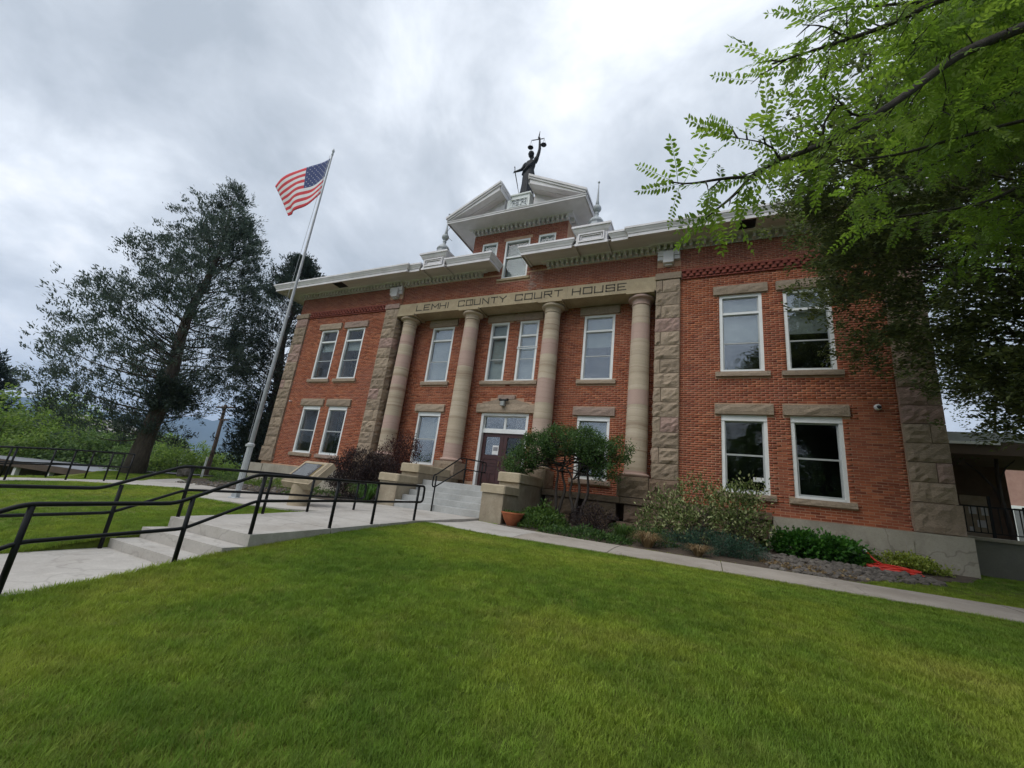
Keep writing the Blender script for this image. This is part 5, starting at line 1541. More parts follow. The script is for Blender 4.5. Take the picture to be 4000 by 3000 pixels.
blade_clump('dry_grass_tuft', 'tan tuft of dry grass beside the right hand path', 'grass tuft', 5.75, -3.0, 240, .36, .36, .012, 'straw')
blade_clump('dry_grass_tuft', 'low straw coloured grass tuft in front of the blue green juniper', 'grass tuft', 6.75, -3.15, 170, .26, .32, .011, 'straw')
def ground_patch(name, label, cat, x, y, rx, ry, h, n, L, W, mat, up=.7):
    b0 = g0(x, y); t_ = thing(name, label, cat, b0)
    a = rng.random(n) * 6.283; r = np.sqrt(rng.random(n))
    px_, py_ = rx * r * np.cos(a), ry * r * np.sin(a)
    pz = terr(x + px_, y + py_) - b0[2] + h * (1 - r ** 2.2) * (.35 + .65 * rng.random(n)) * (1 + .35 * np.sin(px_ * 7 + 1) * np.cos(py_ * 9))
    D = np.stack([px_ * .5 / rx, py_ * .5 / ry, np.full(n, up)], -1) + rand_dirs(n) * .7
    leaves('foliage', np.stack([px_, py_, pz], -1), D, L * (.6 + .7 * rng.random(n)), W * (.7 + .5 * rng.random(n)), M[mat], t_)
    return t_
ground_patch('fern_patch', 'loose bright green groundcover under the twisted tree', 'plant', 2.95, -2.2, .75, .75, .52, 2600, .11, .045, 'brightleaf')
ground_patch('weeds', 'low weeds along the bed edge in front of the dark barberry', 'plant', 4.3, -3.0, 1.1, .42, .22, 1500, .09, .035, 'crab')
ground_patch('weeds', 'low green weeds under the left end of the variegated shrub', 'plant', 5.5, -2.2, .8, .6, .36, 1600, .09, .03, 'midgreen')
ground_patch('weeds', 'sparse green weeds in the stony bed behind the flagpole', 'plant', -5.6, -2.2, 1.3, .8, .3, 900, .09, .03, 'brightleaf')
ground_patch('weeds', 'yellow green weeds along the concrete skirt of the left wing', 'plant', -9.3, -.9, 2.3, .5, .42, 1700, .12, .035, 'spring')
ground_patch('weeds', 'thin weeds at the far left end of the stony bed', 'plant', -12.8, -.6, 1.3, .7, .5, 900, .12, .035, 'midgreen')
shrub('barberry_bush', 'small round dark barberry in the bed below the twisted tree', 'bush', g0(4.25, -1.95),
      [(4.25, -1.95, .95, .58, .5, .36), (4.0, -2.1, .8, .4, .4, .28), (4.6, -2.0, .8, .38, .36, .25)], 3600, 240, .06, .05, .022, 'purple', 14, up=.7)
shrub('dogwood_shrub', 'pale variegated shrub between the pier and the right lower window', 'shrub', g0(6.6, -1.25),
      [(6.0, -1.25, 1.35, .62, .5, .5), (6.7, -1.2, 1.65, .58, .5, .62), (5.75, -1.4, 1.05, .55, .5, .35), (6.6, -1.5, 1.15, .7, .5, .42)], 3000, 300, .12, .085, .045, 'dogwood', 34, up=.6)
shrub('dogwood_shrub', 'pale variegated shrub rising across the sill of the right lower window', 'shrub', g0(7.55, -1.1),
      [(7.5, -1.1, 1.6, .5, .45, .52), (7.85, -1.0, 1.95, .34, .34, .34), (7.75, -1.2, 1.3, .5, .45, .45)], 2300, 230, .11, .085, .045, 'dogwood', 24, up=.6)
shrub('creeping_juniper', 'low blue green juniper mound at the edge of the right path', 'shrub', g0(6.95, -2.55),
      [(6.3, -2.6, .68, .5, .42, .2), (6.95, -2.5, .76, .6, .5, .27), (7.5, -2.4, .74, .5, .45, .22), (7.75, -2.35, .66, .35, .35, .15)], 9000, 520, .055, .055, .012, 'bluejun', 14, up=.5)
shrub('leafy_mound', 'dense bright green leafy mound against the cracked concrete skirt', 'plant', g0(9.25, -.85),
      [(8.8, -.8, .93, .42, .34, .28), (9.3, -.85, .92, .5, .36, .27), (9.75, -.8, .86, .4, .32, .2)], 5200, 260, .07, .10, .075, 'hosta', 6, up=.25, out=.9, rnd=.5)
shrub('golden_groundcover', 'yellow green groundcover strip beside the red hose', 'plant', g0(10.8, -.72),
      [(10.45, -.75, .80, .35, .28, .2), (10.85, -.7, .82, .4, .28, .2), (11.2, -.7, .77, .32, .26, .15)], 3600, 220, .05, .06, .04, 'yellow', 5, up=.5)

# ------------------------------------------------------------------ trees
def limb_path(p0, d0, length, k=6, bend=(0, 0, 0), wig=.08):
    pts = [np.array(p0, float)]; d_ = np.array(d0, float); d_ /= np.linalg.norm(d_)
    for i in range(k):
        d_ = d_ + np.array(bend) / k + rng.normal(size=3) * wig
        d_ /= np.linalg.norm(d_)
        pts.append(pts[-1] + d_ * length / k)
    return pts
def path_pt(pts, t):
    f = t * (len(pts) - 1); i = min(int(f), len(pts) - 2); u = f - i
    return pts[i] * (1 - u) + pts[i + 1] * u, unit((pts[i + 1] - pts[i])[None])[0]
# small twisted ornamental tree beside the steps
TT = thing('ornamental_tree', 'small twisted tree with a flat dark green crown right of the steps', 'tree', g0(3.25, -1.05))
tb = np.array(g0(3.25, -1.05))
trunks = [[(2.93, -1.0, .6), (2.92, -1.05, 1.2), (2.86, -1.0, 1.75), (2.95, -1.1, 2.15), (2.65, -1.1, 2.6)],
          [(2.93, -1.0, .6), (3.0, -.95, 1.1), (3.14, -.9, 1.7), (2.98, -.95, 2.1), (3.1, -1.05, 2.65), (3.0, -1.1, 3.0)],
          [(3.55, -1.05, .6), (3.5, -1.1, 1.15), (3.62, -1.05, 1.65), (3.50, -1.0, 2.05), (3.62, -1.05, 2.45), (3.45, -1.0, 2.95)],
          [(3.6, -1.05, .6), (3.68, -1.0, 1.2), (3.85, -1.0, 1.55), (3.82, -1.05, 2.0), (3.75, -1.0, 2.35), (4.05, -1.05, 2.75)],
          [(3.52, -1.05, .6), (3.4, -1.0, 1.25), (3.28, -1.0, 1.55), (3.38, -1.05, 1.95), (3.15, -1.1, 2.3)]]
mbs = MB()
for tr_ in trunks:
    sm_ = smooth_line([np.array(q) - tb for q in tr_], .22)
    mbs.tube(sm_, list(np.linspace(.052, .022, len(sm_))), 7)
put('trunk', mbs, M['bark_dark'], TT, smooth='all')
mbs = MB(); tips = []
crown = [(1.75, -1.2, 2.35, .5, .6, .42), (2.2, -1.2, 2.7, .62, .7, .48), (2.9, -1.1, 3.0, .7, .75, .42), (3.6, -1.1, 3.05, .7, .75, .42), (4.1, -1.1, 2.75, .55, .65, .45), (4.65, -1.1, 2.85, .42, .5, .38), (4.35, -1.1, 2.3, .42, .5, .3), (1.6, -1.2, 2.15, .35, .45, .22)]
for c_ in crown:
    for k in range(5):
        s0 = np.array(trunks[rng.integers(5)][-1 - rng.integers(2)]) - tb
        e0 = np.array(c_[:3]) - tb + rand_dirs(1)[0] * np.array(c_[3:6]) * .7
        mbs.tube([s0, (s0 + e0) / 2 + rng.normal(size=3) * .1, e0], [.022, .014, .006], 5)
put('branches', mbs, M['bark_dark'], TT, smooth='all', kind='stuff')
P, D = clumpy(21000, crown, 620, .075, .5)
leaves('crown', P - tb, D * .6 + rand_dirs(len(P)) * .8 + np.array((0, 0, .35)), .045 + .035 * rng.random(len(P)), .034, M['crab'], TT, nrm=unit(D * .8 + rand_dirs(len(P)) * .7 + np.array((0, -.2, .6))))

def clump_tree(name, label, base, top, env, nclump, per, mat, seed, trunk_r, csz, leafL, leafW, bark='bark', gap=-.12, gscale=.42, f0=.1, rise=.55, flat=.6, rpow=.5, limb_every=2, wig=.12, group=None, azc=None):
    """evergreen built from many foliage clumps spread through the crown volume, each carried by a limb from the trunk"""
    global rng
    keep_rng = rng; rng = np.random.default_rng(seed)
    base = np.array(base, float); top = np.array(top, float)
    t_ = thing(name, label, 'tree', tuple(base), 0, group)
    H = np.linalg.norm(top - base); ax = (top - base) / H
    k = 16
    tp = [ax * H * i / k + np.array((wig * math.sin(i * .9 + seed), wig * math.cos(i * .7 + seed), 0)) * min(1, i / 6) for i in range(k + 1)]
    tp[0] = tp[0] - np.array((0, 0, .35))
    rad = [trunk_r * (1.35 if i == 0 else 1.08 if i == 1 else 1.0) * max(.04, (1 - i / k) ** .9) for i in range(k + 1)]
    put('trunk', MB().tube(tp, rad, 14), M[bark], t_, smooth='all')
    bl = MB(); C_, DC, SZ = [], [], []
    n = 0
    while n < nclump:
        f = f0 + (1 - f0) * rng.random() ** 1.15
        az = rng.random() * 6.2832
        if azc is not None and rng.random() < .68: az = azc + rng.normal() * .45
        R = env(f, az)
        rr = R * (.06 + .94 * rng.random() ** rpow)
        p0, _ = path_pt(tp, min(.995, f))
        c = p0 + np.array((rr * math.cos(az), rr * math.sin(az), 0))
        if mnoise.noise(Vector((c + base) * gscale)) + .35 * mnoise.noise(Vector((c + base) * gscale * 2.6)) < gap and rng.random() < .93: continue
        n += 1
        out = np.array((math.cos(az), math.sin(az), rise + .5 * f))
        C_.append(c); DC.append(out / np.linalg.norm(out)); SZ.append(csz * (.65 + .7 * rng.random()) * (1 - .45 * f))
        if n % limb_every == 0 and rr > .5:
            z0 = max(f0 * .75 + .06 * rng.random(), f - (.03 + .24 * f * rng.random()) * rr / max(R, .1))
            q0, _ = path_pt(tp, z0)
            mid = q0 * .5 + c * .5 - np.array((0, 0, .10 * rr)) + rng.normal(size=3) * .08 * rr
            pts = [q0 * (1 - u) ** 2 + mid * 2 * u * (1 - u) + c * u * u for u in np.linspace(0, 1, 7)]
            bl.tube(pts, list(np.linspace(min(.07, .014 + .010 * rr), .005, 7)), 5, cap=False)
    put('limbs', bl, M[bark], t_, smooth='all', kind='stuff')
    C_, DC, SZ = np.array(C_), np.array(DC), np.array(SZ)
    # sub-clumps give each bough a ragged, tufted outline
    ns_ = 6
    sc0 = np.repeat(C_, ns_, 0) + rng.normal(size=(len(C_) * ns_, 3)) * np.repeat(SZ, ns_)[:, None] * np.array((1, 1, flat)) + np.repeat(DC, ns_, 0) * (np.repeat(SZ, ns_) * (rng.random(len(C_) * ns_) * 1.6 - .5))[:, None]
    sd0 = unit(np.repeat(DC, ns_, 0) + rand_dirs(len(sc0)) * .55)
    pp = per // ns_
    P = np.repeat(sc0, pp, 0) + rng.normal(size=(len(sc0) * pp, 3)) * csz * .22
    ln = rng.random(len(P)) * csz * .5
    P = P + np.repeat(sd0, pp, 0) * ln[:, None]
    D = np.repeat(sd0, pp, 0) + rand_dirs(len(P)) * .65
    nr = unit(unit(P * np.array((1, 1, .02)) + 1e-6) * .6 + np.array((0, 0, .75)) + rand_dirs(len(P)) * .6)
    leaves('crown', P, D, leafL * (.6 + .8 * rng.random(len(P))), leafW * (.7 + .6 * rng.random(len(P))), M[mat], t_, nrm=nr)
    rng = keep_rng
    return t_
def env1(f, az):
    r = np.interp(f, [.05, .10, .16, .23, .35, .47, .59, .71, .83, .92, 1.0], [1.5, 2.4, 3.6, 4.4, 4.5, 4.1, 3.5, 2.8, 2.0, 1.1, .12])
    if f < .27 and math.cos(az - .43) > -.1: r *= .22
    return r * (1.0 + .20 * math.cos(az - 3.57)) * (1 + .16 * mnoise.noise(Vector((f * 7, math.cos(az) * 1.3, math.sin(az) * 1.3))))
clump_tree('conifer_tree', 'tall shaggy dark conifer beside the left path', (-18.4, -1.9, tz(-18.4, -1.9)), (-18.0, -1.7, 16.6), env1, 760, 102, 'conifer', 4, .40, .40, .16, .055, f0=.10, gap=-.07, rise=.9, limb_every=4)
def env2(f, az): return (.3 if f < .33 and math.cos(az - 3.6) > .1 else 1.0) * np.interp(f, [.05, .1, .25, .45, .65, .85, 1.0], [3.2, 4.0, 4.3, 3.6, 2.7, 1.6, .15])
clump_tree('conifer_tree', 'dark conifer close behind the left corner of the courthouse', (-18.3, 4.2, tz(-18.3, 4.2)), (-19.6, 4.4, 16.0), env2, 560, 102, 'conifer2', 9, .42, .44, .18, .06, bark='bark_dark', f0=.06, gap=-.14)
clump_tree('conifer_tree', 'dark conifer cut by the left edge beyond the low building', (-60.9, 1.6, tz(-60.9, 1.6) - .5), (-60.9, 1.6, 9.2), lambda f, az: np.interp(f, [.1, .4, .8, 1], [4.2, 3.6, 1.8, .2]), 170, 60, 'conifer2', 15, .4, .6, .4, .13)
ZJ = [2.7, 3.0, 3.5, 4.2, 5.2, 6.2, 7.0, 7.6, 8.4, 9.5, 11, 12.6]
RJ = [1.2, 2.4, 3.4, 4.3, 5.35, 6.0, 6.3, 6.05, 5.4, 4.3, 2.7, .5]
JZ0, JH = tz(14.9, -4.6), 12.9
def envj(f, az):
    z = JZ0 + f * (JH - JZ0)
    r = np.interp(z, ZJ, RJ)
    d_ = abs((az - math.pi + math.pi) % (2 * math.pi) - math.pi)
    r *= 1.0 if d_ < .75 else .86
    return r * (.95 + .17 * mnoise.noise(Vector((z * .75, math.cos(az) * 2.2, math.sin(az) * 2.2))))
clump_tree('juniper_tree', 'big olive green juniper hanging in front of the right wing', (14.9, -4.6, JZ0), (14.4, -4.4, JH), envj, 2300, 132, 'juniper', 21, .38, .30, .085, .044, f0=.185, rise=-.12, flat=.5, gap=-.13, gscale=.6, rpow=.55, limb_every=7, azc=math.pi)

def broad_tree(name, label, base, H, R, mat, nleaf, lsz, seed, group=None, trunk=.18, shape=None):
    global rng
    keep_rng = rng; rng = np.random.default_rng(seed)
    t_ = thing(name, label, 'tree', base, 0, group)
    mbs = MB()
    tp = limb_path((0, 0, -.4), (rng.normal() * .06, rng.normal() * .06, 1), H * .62, 6, (0, 0, .2), .06)
    mbs.tube(tp, list(np.linspace(trunk, trunk * .3, len(tp))), 8)
    put('trunk', mbs, M['bark'], t_, smooth='all')
    lb = MB(); blobs = []
    nl = 16
    for j in range(nl):
        f = .3 + .7 * (j + rng.random()) / nl
        p0, _ = path_pt(tp, min(.99, f))
        az = rng.random() * 6.283
        e = np.array((R * (.45 + .5 * rng.random()) * math.cos(az), R * (.45 + .5 * rng.random()) * math.sin(az), H * (.38 + .55 * (j / nl)) + rng.normal() * .05 * H))
        k = 1 - .5 * max(0, (e[2] / H - .6) / .4)
        e[:2] *= k
        lb.tube([p0, (p0 + e) / 2 + np.array((0, 0, .03 * H)), e], [trunk * .35, trunk * .2, .02], 5, cap=False)
        s_ = R * (.28 + .2 * rng.random())
        blobs.append((*e, s_, s_, s_ * .8))
    blobs.append((0, 0, H * .86, R * .4, R * .4, H * .14)); blobs.append((0, 0, H * .62, R * .6, R * .6, H * .2))
    put('limbs', lb, M['bark'], t_, smooth='all', kind='stuff')
    P, D = clumpy(nleaf, blobs, nleaf // 16, lsz * 1.0, .55)
    leaves('crown', P, D * .4 + rand_dirs(len(P)), lsz * (.6 + .8 * rng.random(len(P))), lsz * .6, M[mat], t_, nrm=unit(D * .6 + np.array((0, 0, .8)) + rand_dirs(len(P)) * .7))
    rng = keep_rng
    return t_
def reuse(src, label, x, y, s, rz, dz=0.0):
    c = dup(src); c.location = (x, y, tz(x, y) + dz); c.scale = (s, s, s * (.9 + .2 * random.random())); c.rotation_euler = (0, 0, rz); c['label'] = label
    return c
GV = 'leafy trees in the valley beyond the lawn'
bt1 = broad_tree('leafy_tree', 'bright spring green tree behind the railings at the far left', (-53.4, 2.4, tz(-53.4, 2.4)), 7.4, 4.8, 'spring', 6500, .34, 31, GV)
bt2 = broad_tree('leafy_tree', 'mid green tree just left of the tall conifer trunk', (-45.2, 6.8, tz(-45.2, 6.8)), 5.6, 3.9, 'midgreen', 6000, .30, 32, GV)
for i, (src, lb, x, y, h_, rz) in enumerate([
    (bt1, 'highest spring green tree at the far left, against the sky', -56.3, 5.0, 10.8, 1.2), (bt1, 'round yellow green tree left of the tall conifer trunk', -58.3, 9.2, 9.6, 2.4),
    (bt2, 'mid green tree hidden behind the tall conifer trunk', -50.2, 11, 7.9, 3.0), (bt2, 'green tree seen through the lower conifer branches', -45.2, 11, 7.7, .7),
    (bt1, 'bright green bushy tree just right of the tall conifer trunk', -33.7, 7.9, 4.9, 4.0), (bt1, 'pale yellow green tree behind the utility pole', -44.1, 16.7, 5.6, 5.1),
    (bt1, 'low light green tree between the utility pole and the second conifer', -38.1, 15.0, 4.6, 1.9), (bt1, 'low spring green tree over the low building roof', -49, 5, 6.8, 2.7),
    (bt2, 'low dark green tree right beside the conifer trunk', -36.4, 6.7, 4.5, .3), (bt1, 'pale tree among the valley houses', -69.6, 17.8, 7.8, 3.9)]):
    reuse(src, lb, x, y, .84 * h_ / (7.4 if src is bt1 else 5.6), rz)
# trees across the street behind the camera, seen in the window glass
GB = 'street trees opposite, mirrored in the windows'
for i, (x, y, s, lb) in enumerate([(0, -42, 1.7, 'broad street tree opposite the entrance steps'), (9, -36, 1.9, 'tall street tree opposite the right wing'), (18, -30, 1.6, 'street tree on the right across the lawn'), (26, -22, 1.7, 'street tree at the far right corner of the lawn'), (-14, -44, 1.6, 'street tree opposite the left wing'), (24, -38, 2.1, 'very tall street tree opposite the right corner'), (-30, -18, 1.5, 'street tree mirrored in the left wing windows'), (-36, -27, 1.9, 'tall street tree left across the lawn'), (-26, -34, 1.8, 'street tree between the left lawn and the street'), (-48, -20, 1.8, 'far street tree on the left')]):
    c = reuse(bt2, lb, x, y, s * 1.12, i * 1.3); c['group'] = GB
# ------------------------------------------------------------------ locust tree overhead with pinnate leaves
LT = thing('locust_tree', 'bright green locust tree with feathery leaves reaching in from the upper right', 'tree', (11.6, -9.4, tz(11.6, -9.4)))
LB = np.array(LT.location)
def pinnate(npairs, L, lw, ll, droop, seed):
    """one compound leaf: V (n,3), F quads; stalk along +X, leaflets in the XY plane"""
    r = np.random.default_rng(seed)
    V, F = [], []
    xs = np.linspace(.16, 1, npairs) * L
    def zz(x): return -droop * L * (x / L) ** 2
    for k in range(8):                                     # stalk: flat ribbon cross of 2 quads
        x0, x1 = L * k / 8, L * (k + 1) / 8; w = .0016 * (1 - k / 12)
        n = len(V)
        V += [(x0, -w, zz(x0)), (x1, -w, zz(x1)), (x1, w, zz(x1) + .001), (x0, w, zz(x0) + .001)]; F.append((n, n + 1, n + 2, n + 3))
    for i, x in enumerate(xs):
        for s in (1, -1):
            if r.random() < .05: continue
            sc_ = (.75 + .35 * math.sin(math.pi * (.15 + .8 * x / L))) * (.85 + .3 * r.random())
            ang = math.radians(62 + r.normal() * 9); tip = -.22 + r.normal() * .2
            d_ = np.array((math.cos(ang), s * math.sin(ang), tip)); d_ /= np.linalg.norm(d_)
            sd = np.array((math.sin(ang), -s * math.cos(ang), r.normal() * .25)); sd /= np.linalg.norm(sd)
            b0 = np.array((x, 0, zz(x)))
            l_, w_ = ll * sc_, lw * sc_
            pts = [b0 + d_ * .003, b0 + d_ * l_ * .3 + sd * w_ * .5, b0 + d_ * l_ * .72 + sd * w_ * .42, b0 + d_ * l_, b0 + d_ * l_ * .72 - sd * w_ * .42, b0 + d_ * l_ * .3 - sd * w_ * .5]
            n = len(V); V += [tuple(p) for p in pts]; F += [(n, n + 1, n + 2, n + 5), (n + 5, n + 2, n + 3, n + 4)]
    b0 = np.array((L, 0, zz(L))); n = len(V)
    V += [tuple(b0), tuple(b0 + np.array((ll * .5, lw * .45, -.004))), tuple(b0 + np.array((ll, 0, -.01))), tuple(b0 + np.array((ll * .5, -lw * .45, -.004)))]; F.append((n, n + 1, n + 2, n + 3))
    return np.array(V, float), np.array(F)
PV = [pinnate(9 + k % 3, .20 + .025 * k, .0155, .040, .10 + .1 * (k % 3), 50 + k) for k in range(6)]
PM = [np_mesh('leaf', v, f, M['locust'], {'tint': np.full(len(f), .25 + .1 * k) + .15 * np.random.default_rng(k).random(len(f)), 'accent': np.zeros(len(f))}) for k, (v, f) in enumerate(PV)]
LEAF = []                                                   # (pos, dir, up)
br = MB()
def branch(pts, r0, r1, leaf_every=.085, twig=.3, lf_from=.0, both=True, dens=1.0, tw_every=.16):
    pts = [np.array(p, float) for p in pts]
    sm_ = [np.array(q) for q in smooth_line(pts, .25)]
    br.tube([q - LB for q in sm_], list(np.linspace(r0, r1, len(sm_))), 7)
    seg = np.array([np.linalg.norm(b_ - a) for a, b_ in zip(sm_[:-1], sm_[1:])]); cum = np.concatenate([[0], np.cumsum(seg)])
    def at_len(s_):
        i = min(np.searchsorted(cum, s_) - 1, len(seg) - 1); i = max(i, 0)
        return sm_[i] + (sm_[i + 1] - sm_[i]) * ((s_ - cum[i]) / max(seg[i], 1e-6)), (sm_[i + 1] - sm_[i]) / max(seg[i], 1e-6)
    s_ = cum[-1] * lf_from
    while s_ < cum[-1]:
        p, d_ = at_len(s_)
        side = unit(np.cross(d_, np.array((0, 0, 1)) + rng.normal(size=3) * .45)[None])[0] * rng.choice((-1, 1))
        if rng.random() < dens:
            tl = twig * (.4 + .9 * rng.random())
            td = unit((d_ * (.5 + .4 * rng.random()) + side * .9 + np.array((0, 0, rng.normal() * .5)))[None])[0]
            q = limb_path(p, td, tl, 3, (0, 0, -.15), .12)
            br.tube([x - LB for x in q], [.0065, .005, .004, .002], 5, cap=False)
            k = max(2, int(tl / .055))
            for i in range(k):
                u, ud = path_pt(q, (i + .6) / k)
                sd = unit(np.cross(ud, rand_dirs(1)[0])[None])[0]
                LEAF.append((u, ud * .5 + sd * .8 + np.array((0, 0, -.12)), None))
        s_ += tw_every * (.6 + .8 * rng.random())
    # leaves at the tip
    for k in range(4):
        p, d_ = at_len(cum[-1] * (1 - .04 * k))
        LEAF.append((p, d_ + rng.normal(size=3) * .5, None))
B1 = [(9.25, -9.52, 5.15), (9.07, -9.63, 4.99), (8.65, -9.81, 4.72), (8.43, -9.92, 4.49), (8.24, -10.01, 4.27), (8.05, -10.11, 4.07), (7.74, -10.24, 3.80), (7.50, -10.37, 3.62), (7.37, -10.47, 3.52), (7.20, -10.56, 3.35)]
branch([(11.62, -9.2, 5.0), (10.4, -9.3, 5.35)] + B1, .045, .012, twig=.22, lf_from=.45, dens=.95, tw_every=.12)
branch([(7.20, -10.56, 3.35), (7.06, -10.64, 3.31), (6.85, -10.73, 3.24), (6.75, -10.78, 3.24)], .011, .004, twig=.10, tw_every=.10)
branch([(7.20, -10.56, 3.35), (7.10, -10.57, 3.22), (6.99, -10.60, 3.11), (6.94, -10.61, 3.06)], .011, .004, twig=.10, tw_every=.10)
branch([(7.65, -10.30, 3.77), (7.65, -10.34, 3.85), (7.71, -10.36, 3.94), (7.74, -10.38, 4.00)], .008, .004, twig=.12, tw_every=.10)
branch([(7.37, -10.47, 3.52), (7.34, -10.52, 3.56), (7.27, -10.58, 3.58), (7.10, -10.68, 3.57)], .007, .003, twig=.12, tw_every=.10)
branch([(8.08, -10.03, 4.15), (7.87, -10.16, 4.00), (7.74, -10.32, 4.04), (7.64, -10.44, 4.04)], .009, .004, twig=.16, tw_every=.11)
branch([(11.7, -9.2, 5.9), (10.5, -9.2, 6.2), (9.44, -9.30, 5.87), (8.62, -9.70, 5.41), (8.24, -9.91, 5.05), (7.92, -10.12, 4.77), (7.73, -10.29, 4.56), (7.53, -10.46, 4.35), (7.34, -10.62, 4.15)], .03, .005, twig=.22, lf_from=.35, tw_every=.11)
branch([(7.87, -10.26, 4.59), (7.68, -10.44, 4.57), (7.53, -10.57, 4.47)], .008, .003, twig=.13, tw_every=.1)
branch([(8.63, -9.68, 5.43), (8.09, -10.07, 5.08), (7.78, -10.37, 4.79)], .012, .004, twig=.2, tw_every=.1)
branch([(10.4, -9.0, 4.8), (9.02, -9.12, 4.58), (8.27, -9.53, 4.15), (7.83, -9.85, 3.94), (7.55, -10.10, 3.70)], .016, .004, twig=.12, lf_from=.2, dens=.6, tw_every=.13)
branch([(11.6, -9.3, 4.6), (10.7, -8.6, 5.4), (9.92, -8.23, 5.41), (9.67, -8.40, 5.23), (9.12, -8.64, 4.83), (8.77, -8.82, 4.55), (8.44, -9.02, 4.31), (8.10, -9.2, 4.12)], .03, .005, twig=.11, lf_from=.2, tw_every=.085)
branch([(11.6, -9.3, 4.2), (10.7, -8.3, 4.9), (10.06, -7.81, 4.99), (9.80, -7.97, 4.81), (9.40, -8.17, 4.52), (8.87, -8.46, 4.31), (8.44, -8.72, 4.15), (8.25, -8.83, 4.04)], .03, .005, twig=.11, lf_from=.2, tw_every=.085)
branch([(11.6, -9.25, 6.3), (10.9, -8.2, 6.8), (10.37, -7.69, 6.63), (9.76, -8.00, 6.18), (9.32, -8.21, 5.65), (9.15, -8.3, 5.45)], .03, .006, twig=.36, lf_from=.15, tw_every=.028)
branch([(11.7, -9.2, 6.9), (10.9, -8.4, 7.4), (10.37, -7.89, 7.32), (9.63, -8.27, 6.60), (9.2, -8.52, 6.15)], .03, .006, twig=.36, lf_from=.15, tw_every=.028)
branch([(11.6, -9.25, 5.6), (11.0, -8.0, 6.0), (10.51, -7.18, 5.94), (9.96, -7.61, 5.82), (9.40, -7.95, 5.52)], .028, .006, twig=.34, lf_from=.15, tw_every=.028)
branch([(11.6, -9.3, 5.3), (10.5, -8.9, 5.6), (9.62, -8.79, 5.23), (9.06, -9.10, 4.86), (8.60, -9.42, 4.58)], .024, .005, twig=.28, lf_from=.2, tw_every=.03)
branch([(11.5, -9.2, 4.6), (10.9, -8.0, 5.0), (10.35, -7.22, 5.05), (10.07, -7.38, 4.87), (9.75, -7.53, 4.59), (9.44, -7.69, 4.36)], .024, .005, twig=.34, lf_from=.3, tw_every=.05)
branch([(11.7, -9.2, 6.6), (10.5, -9.0, 6.9), (9.42, -9.02, 6.46), (9.04, -9.18, 5.83), (8.75, -9.35, 5.43), (8.47, -9.57, 5.18)], .024, .005, twig=.38, lf_from=.2, tw_every=.03)
branch([(11.7, -9.3, 6.8), (9.5, -10.6, 6.9), (7.6, -11.4, 5.4), (6.85, -11.3, 4.42)], .026, .004, twig=.12, lf_from=.75, tw_every=.12)
branch([(11.7, -9.4, 5.2), (12.6, -8.4, 6.4), (13.2, -7.6, 7.0)], .05, .01, twig=.5, lf_from=.3, tw_every=.07)
branch([(11.6, -9.5, 5.0), (12.9, -10.6, 6.0), (13.9, -11.4, 6.4)], .05, .01, twig=.5, lf_from=.3, tw_every=.07)
branch([(11.6, -9.4, 6.4), (11.4, -10.8, 7.4), (11.0, -12.2, 7.8)], .04, .01, twig=.5, lf_from=.3, tw_every=.07)
trunk_pts = [LB + np.array(q) for q in ((0, 0, -.3), (.05, .05, 1.2), (-.05, .1, 2.6), (.1, .05, 4.0), (.0, .2, 5.4), (.2, .1, 7.0))]
put('trunk', MB().tube([q - LB for q in trunk_pts], [.24, .19, .165, .14, .11, .06], 12), M['bark_dark'], LT, smooth='all')
put('branches', br, M['bark_dark'], LT, smooth='all', kind='stuff')
# nearest 300 leaves are leaves of their own, the rest one mass
pos = np.array([l[0] for l in LEAF])
pxl = to_px(pos)
inside = (pxl[:, 2] > .3) & (pxl[:, 0] > -100) & (pxl[:, 0] < 4100) & (pxl[:, 1] > -150) & (pxl[:, 1] < 3100)
order = np.argsort(np.where(inside, pxl[:, 2], 1e6))
Vs, Fs, tin, nv = [], [], [], 0
for rank, i in enumerate(order):
    p, d_, _ = LEAF[i]
    d_ = unit(np.asarray(d_)[None])[0]
    # leaflet plane leans towards the horizontal
    up_ = np.array((0, 0, 1.0)) + rng.normal(size=3) * .55
    yv = unit(np.cross(up_, d_)[None])[0]; zv = np.cross(d_, yv)
    k = int(rng.integers(6)); s_ = .82 + .4 * rng.random()
    Rm = np.stack([d_, yv, zv], 1)
    if rank < 300 and inside[i]:
        o = bpy.data.objects.new('leaf', PM[k]); COL.objects.link(o); o.parent = LT
        q = p - LB
        A = Rm * s_
        o.matrix_local = Matrix(((A[0, 0], A[0, 1], A[0, 2], q[0]), (A[1, 0], A[1, 1], A[1, 2], q[1]), (A[2, 0], A[2, 1], A[2, 2], q[2]), (0, 0, 0, 1)))
    else:
        v, f = PV[k]
        Vs.append((v * s_) @ Rm.T + (p - LB)); Fs.append(f + nv); nv += len(v)
        tin.append(np.full(len(f), np.clip(.15 + .6 * rng.random(), 0, 1)))
o = ob('foliage', np_mesh('foliage', np.concatenate(Vs), np.concatenate(Fs), M['locust'], {'tint': np.concatenate(tin), 'accent': np.concatenate(tin) * 0}), LT)
o['kind'] = 'stuff'
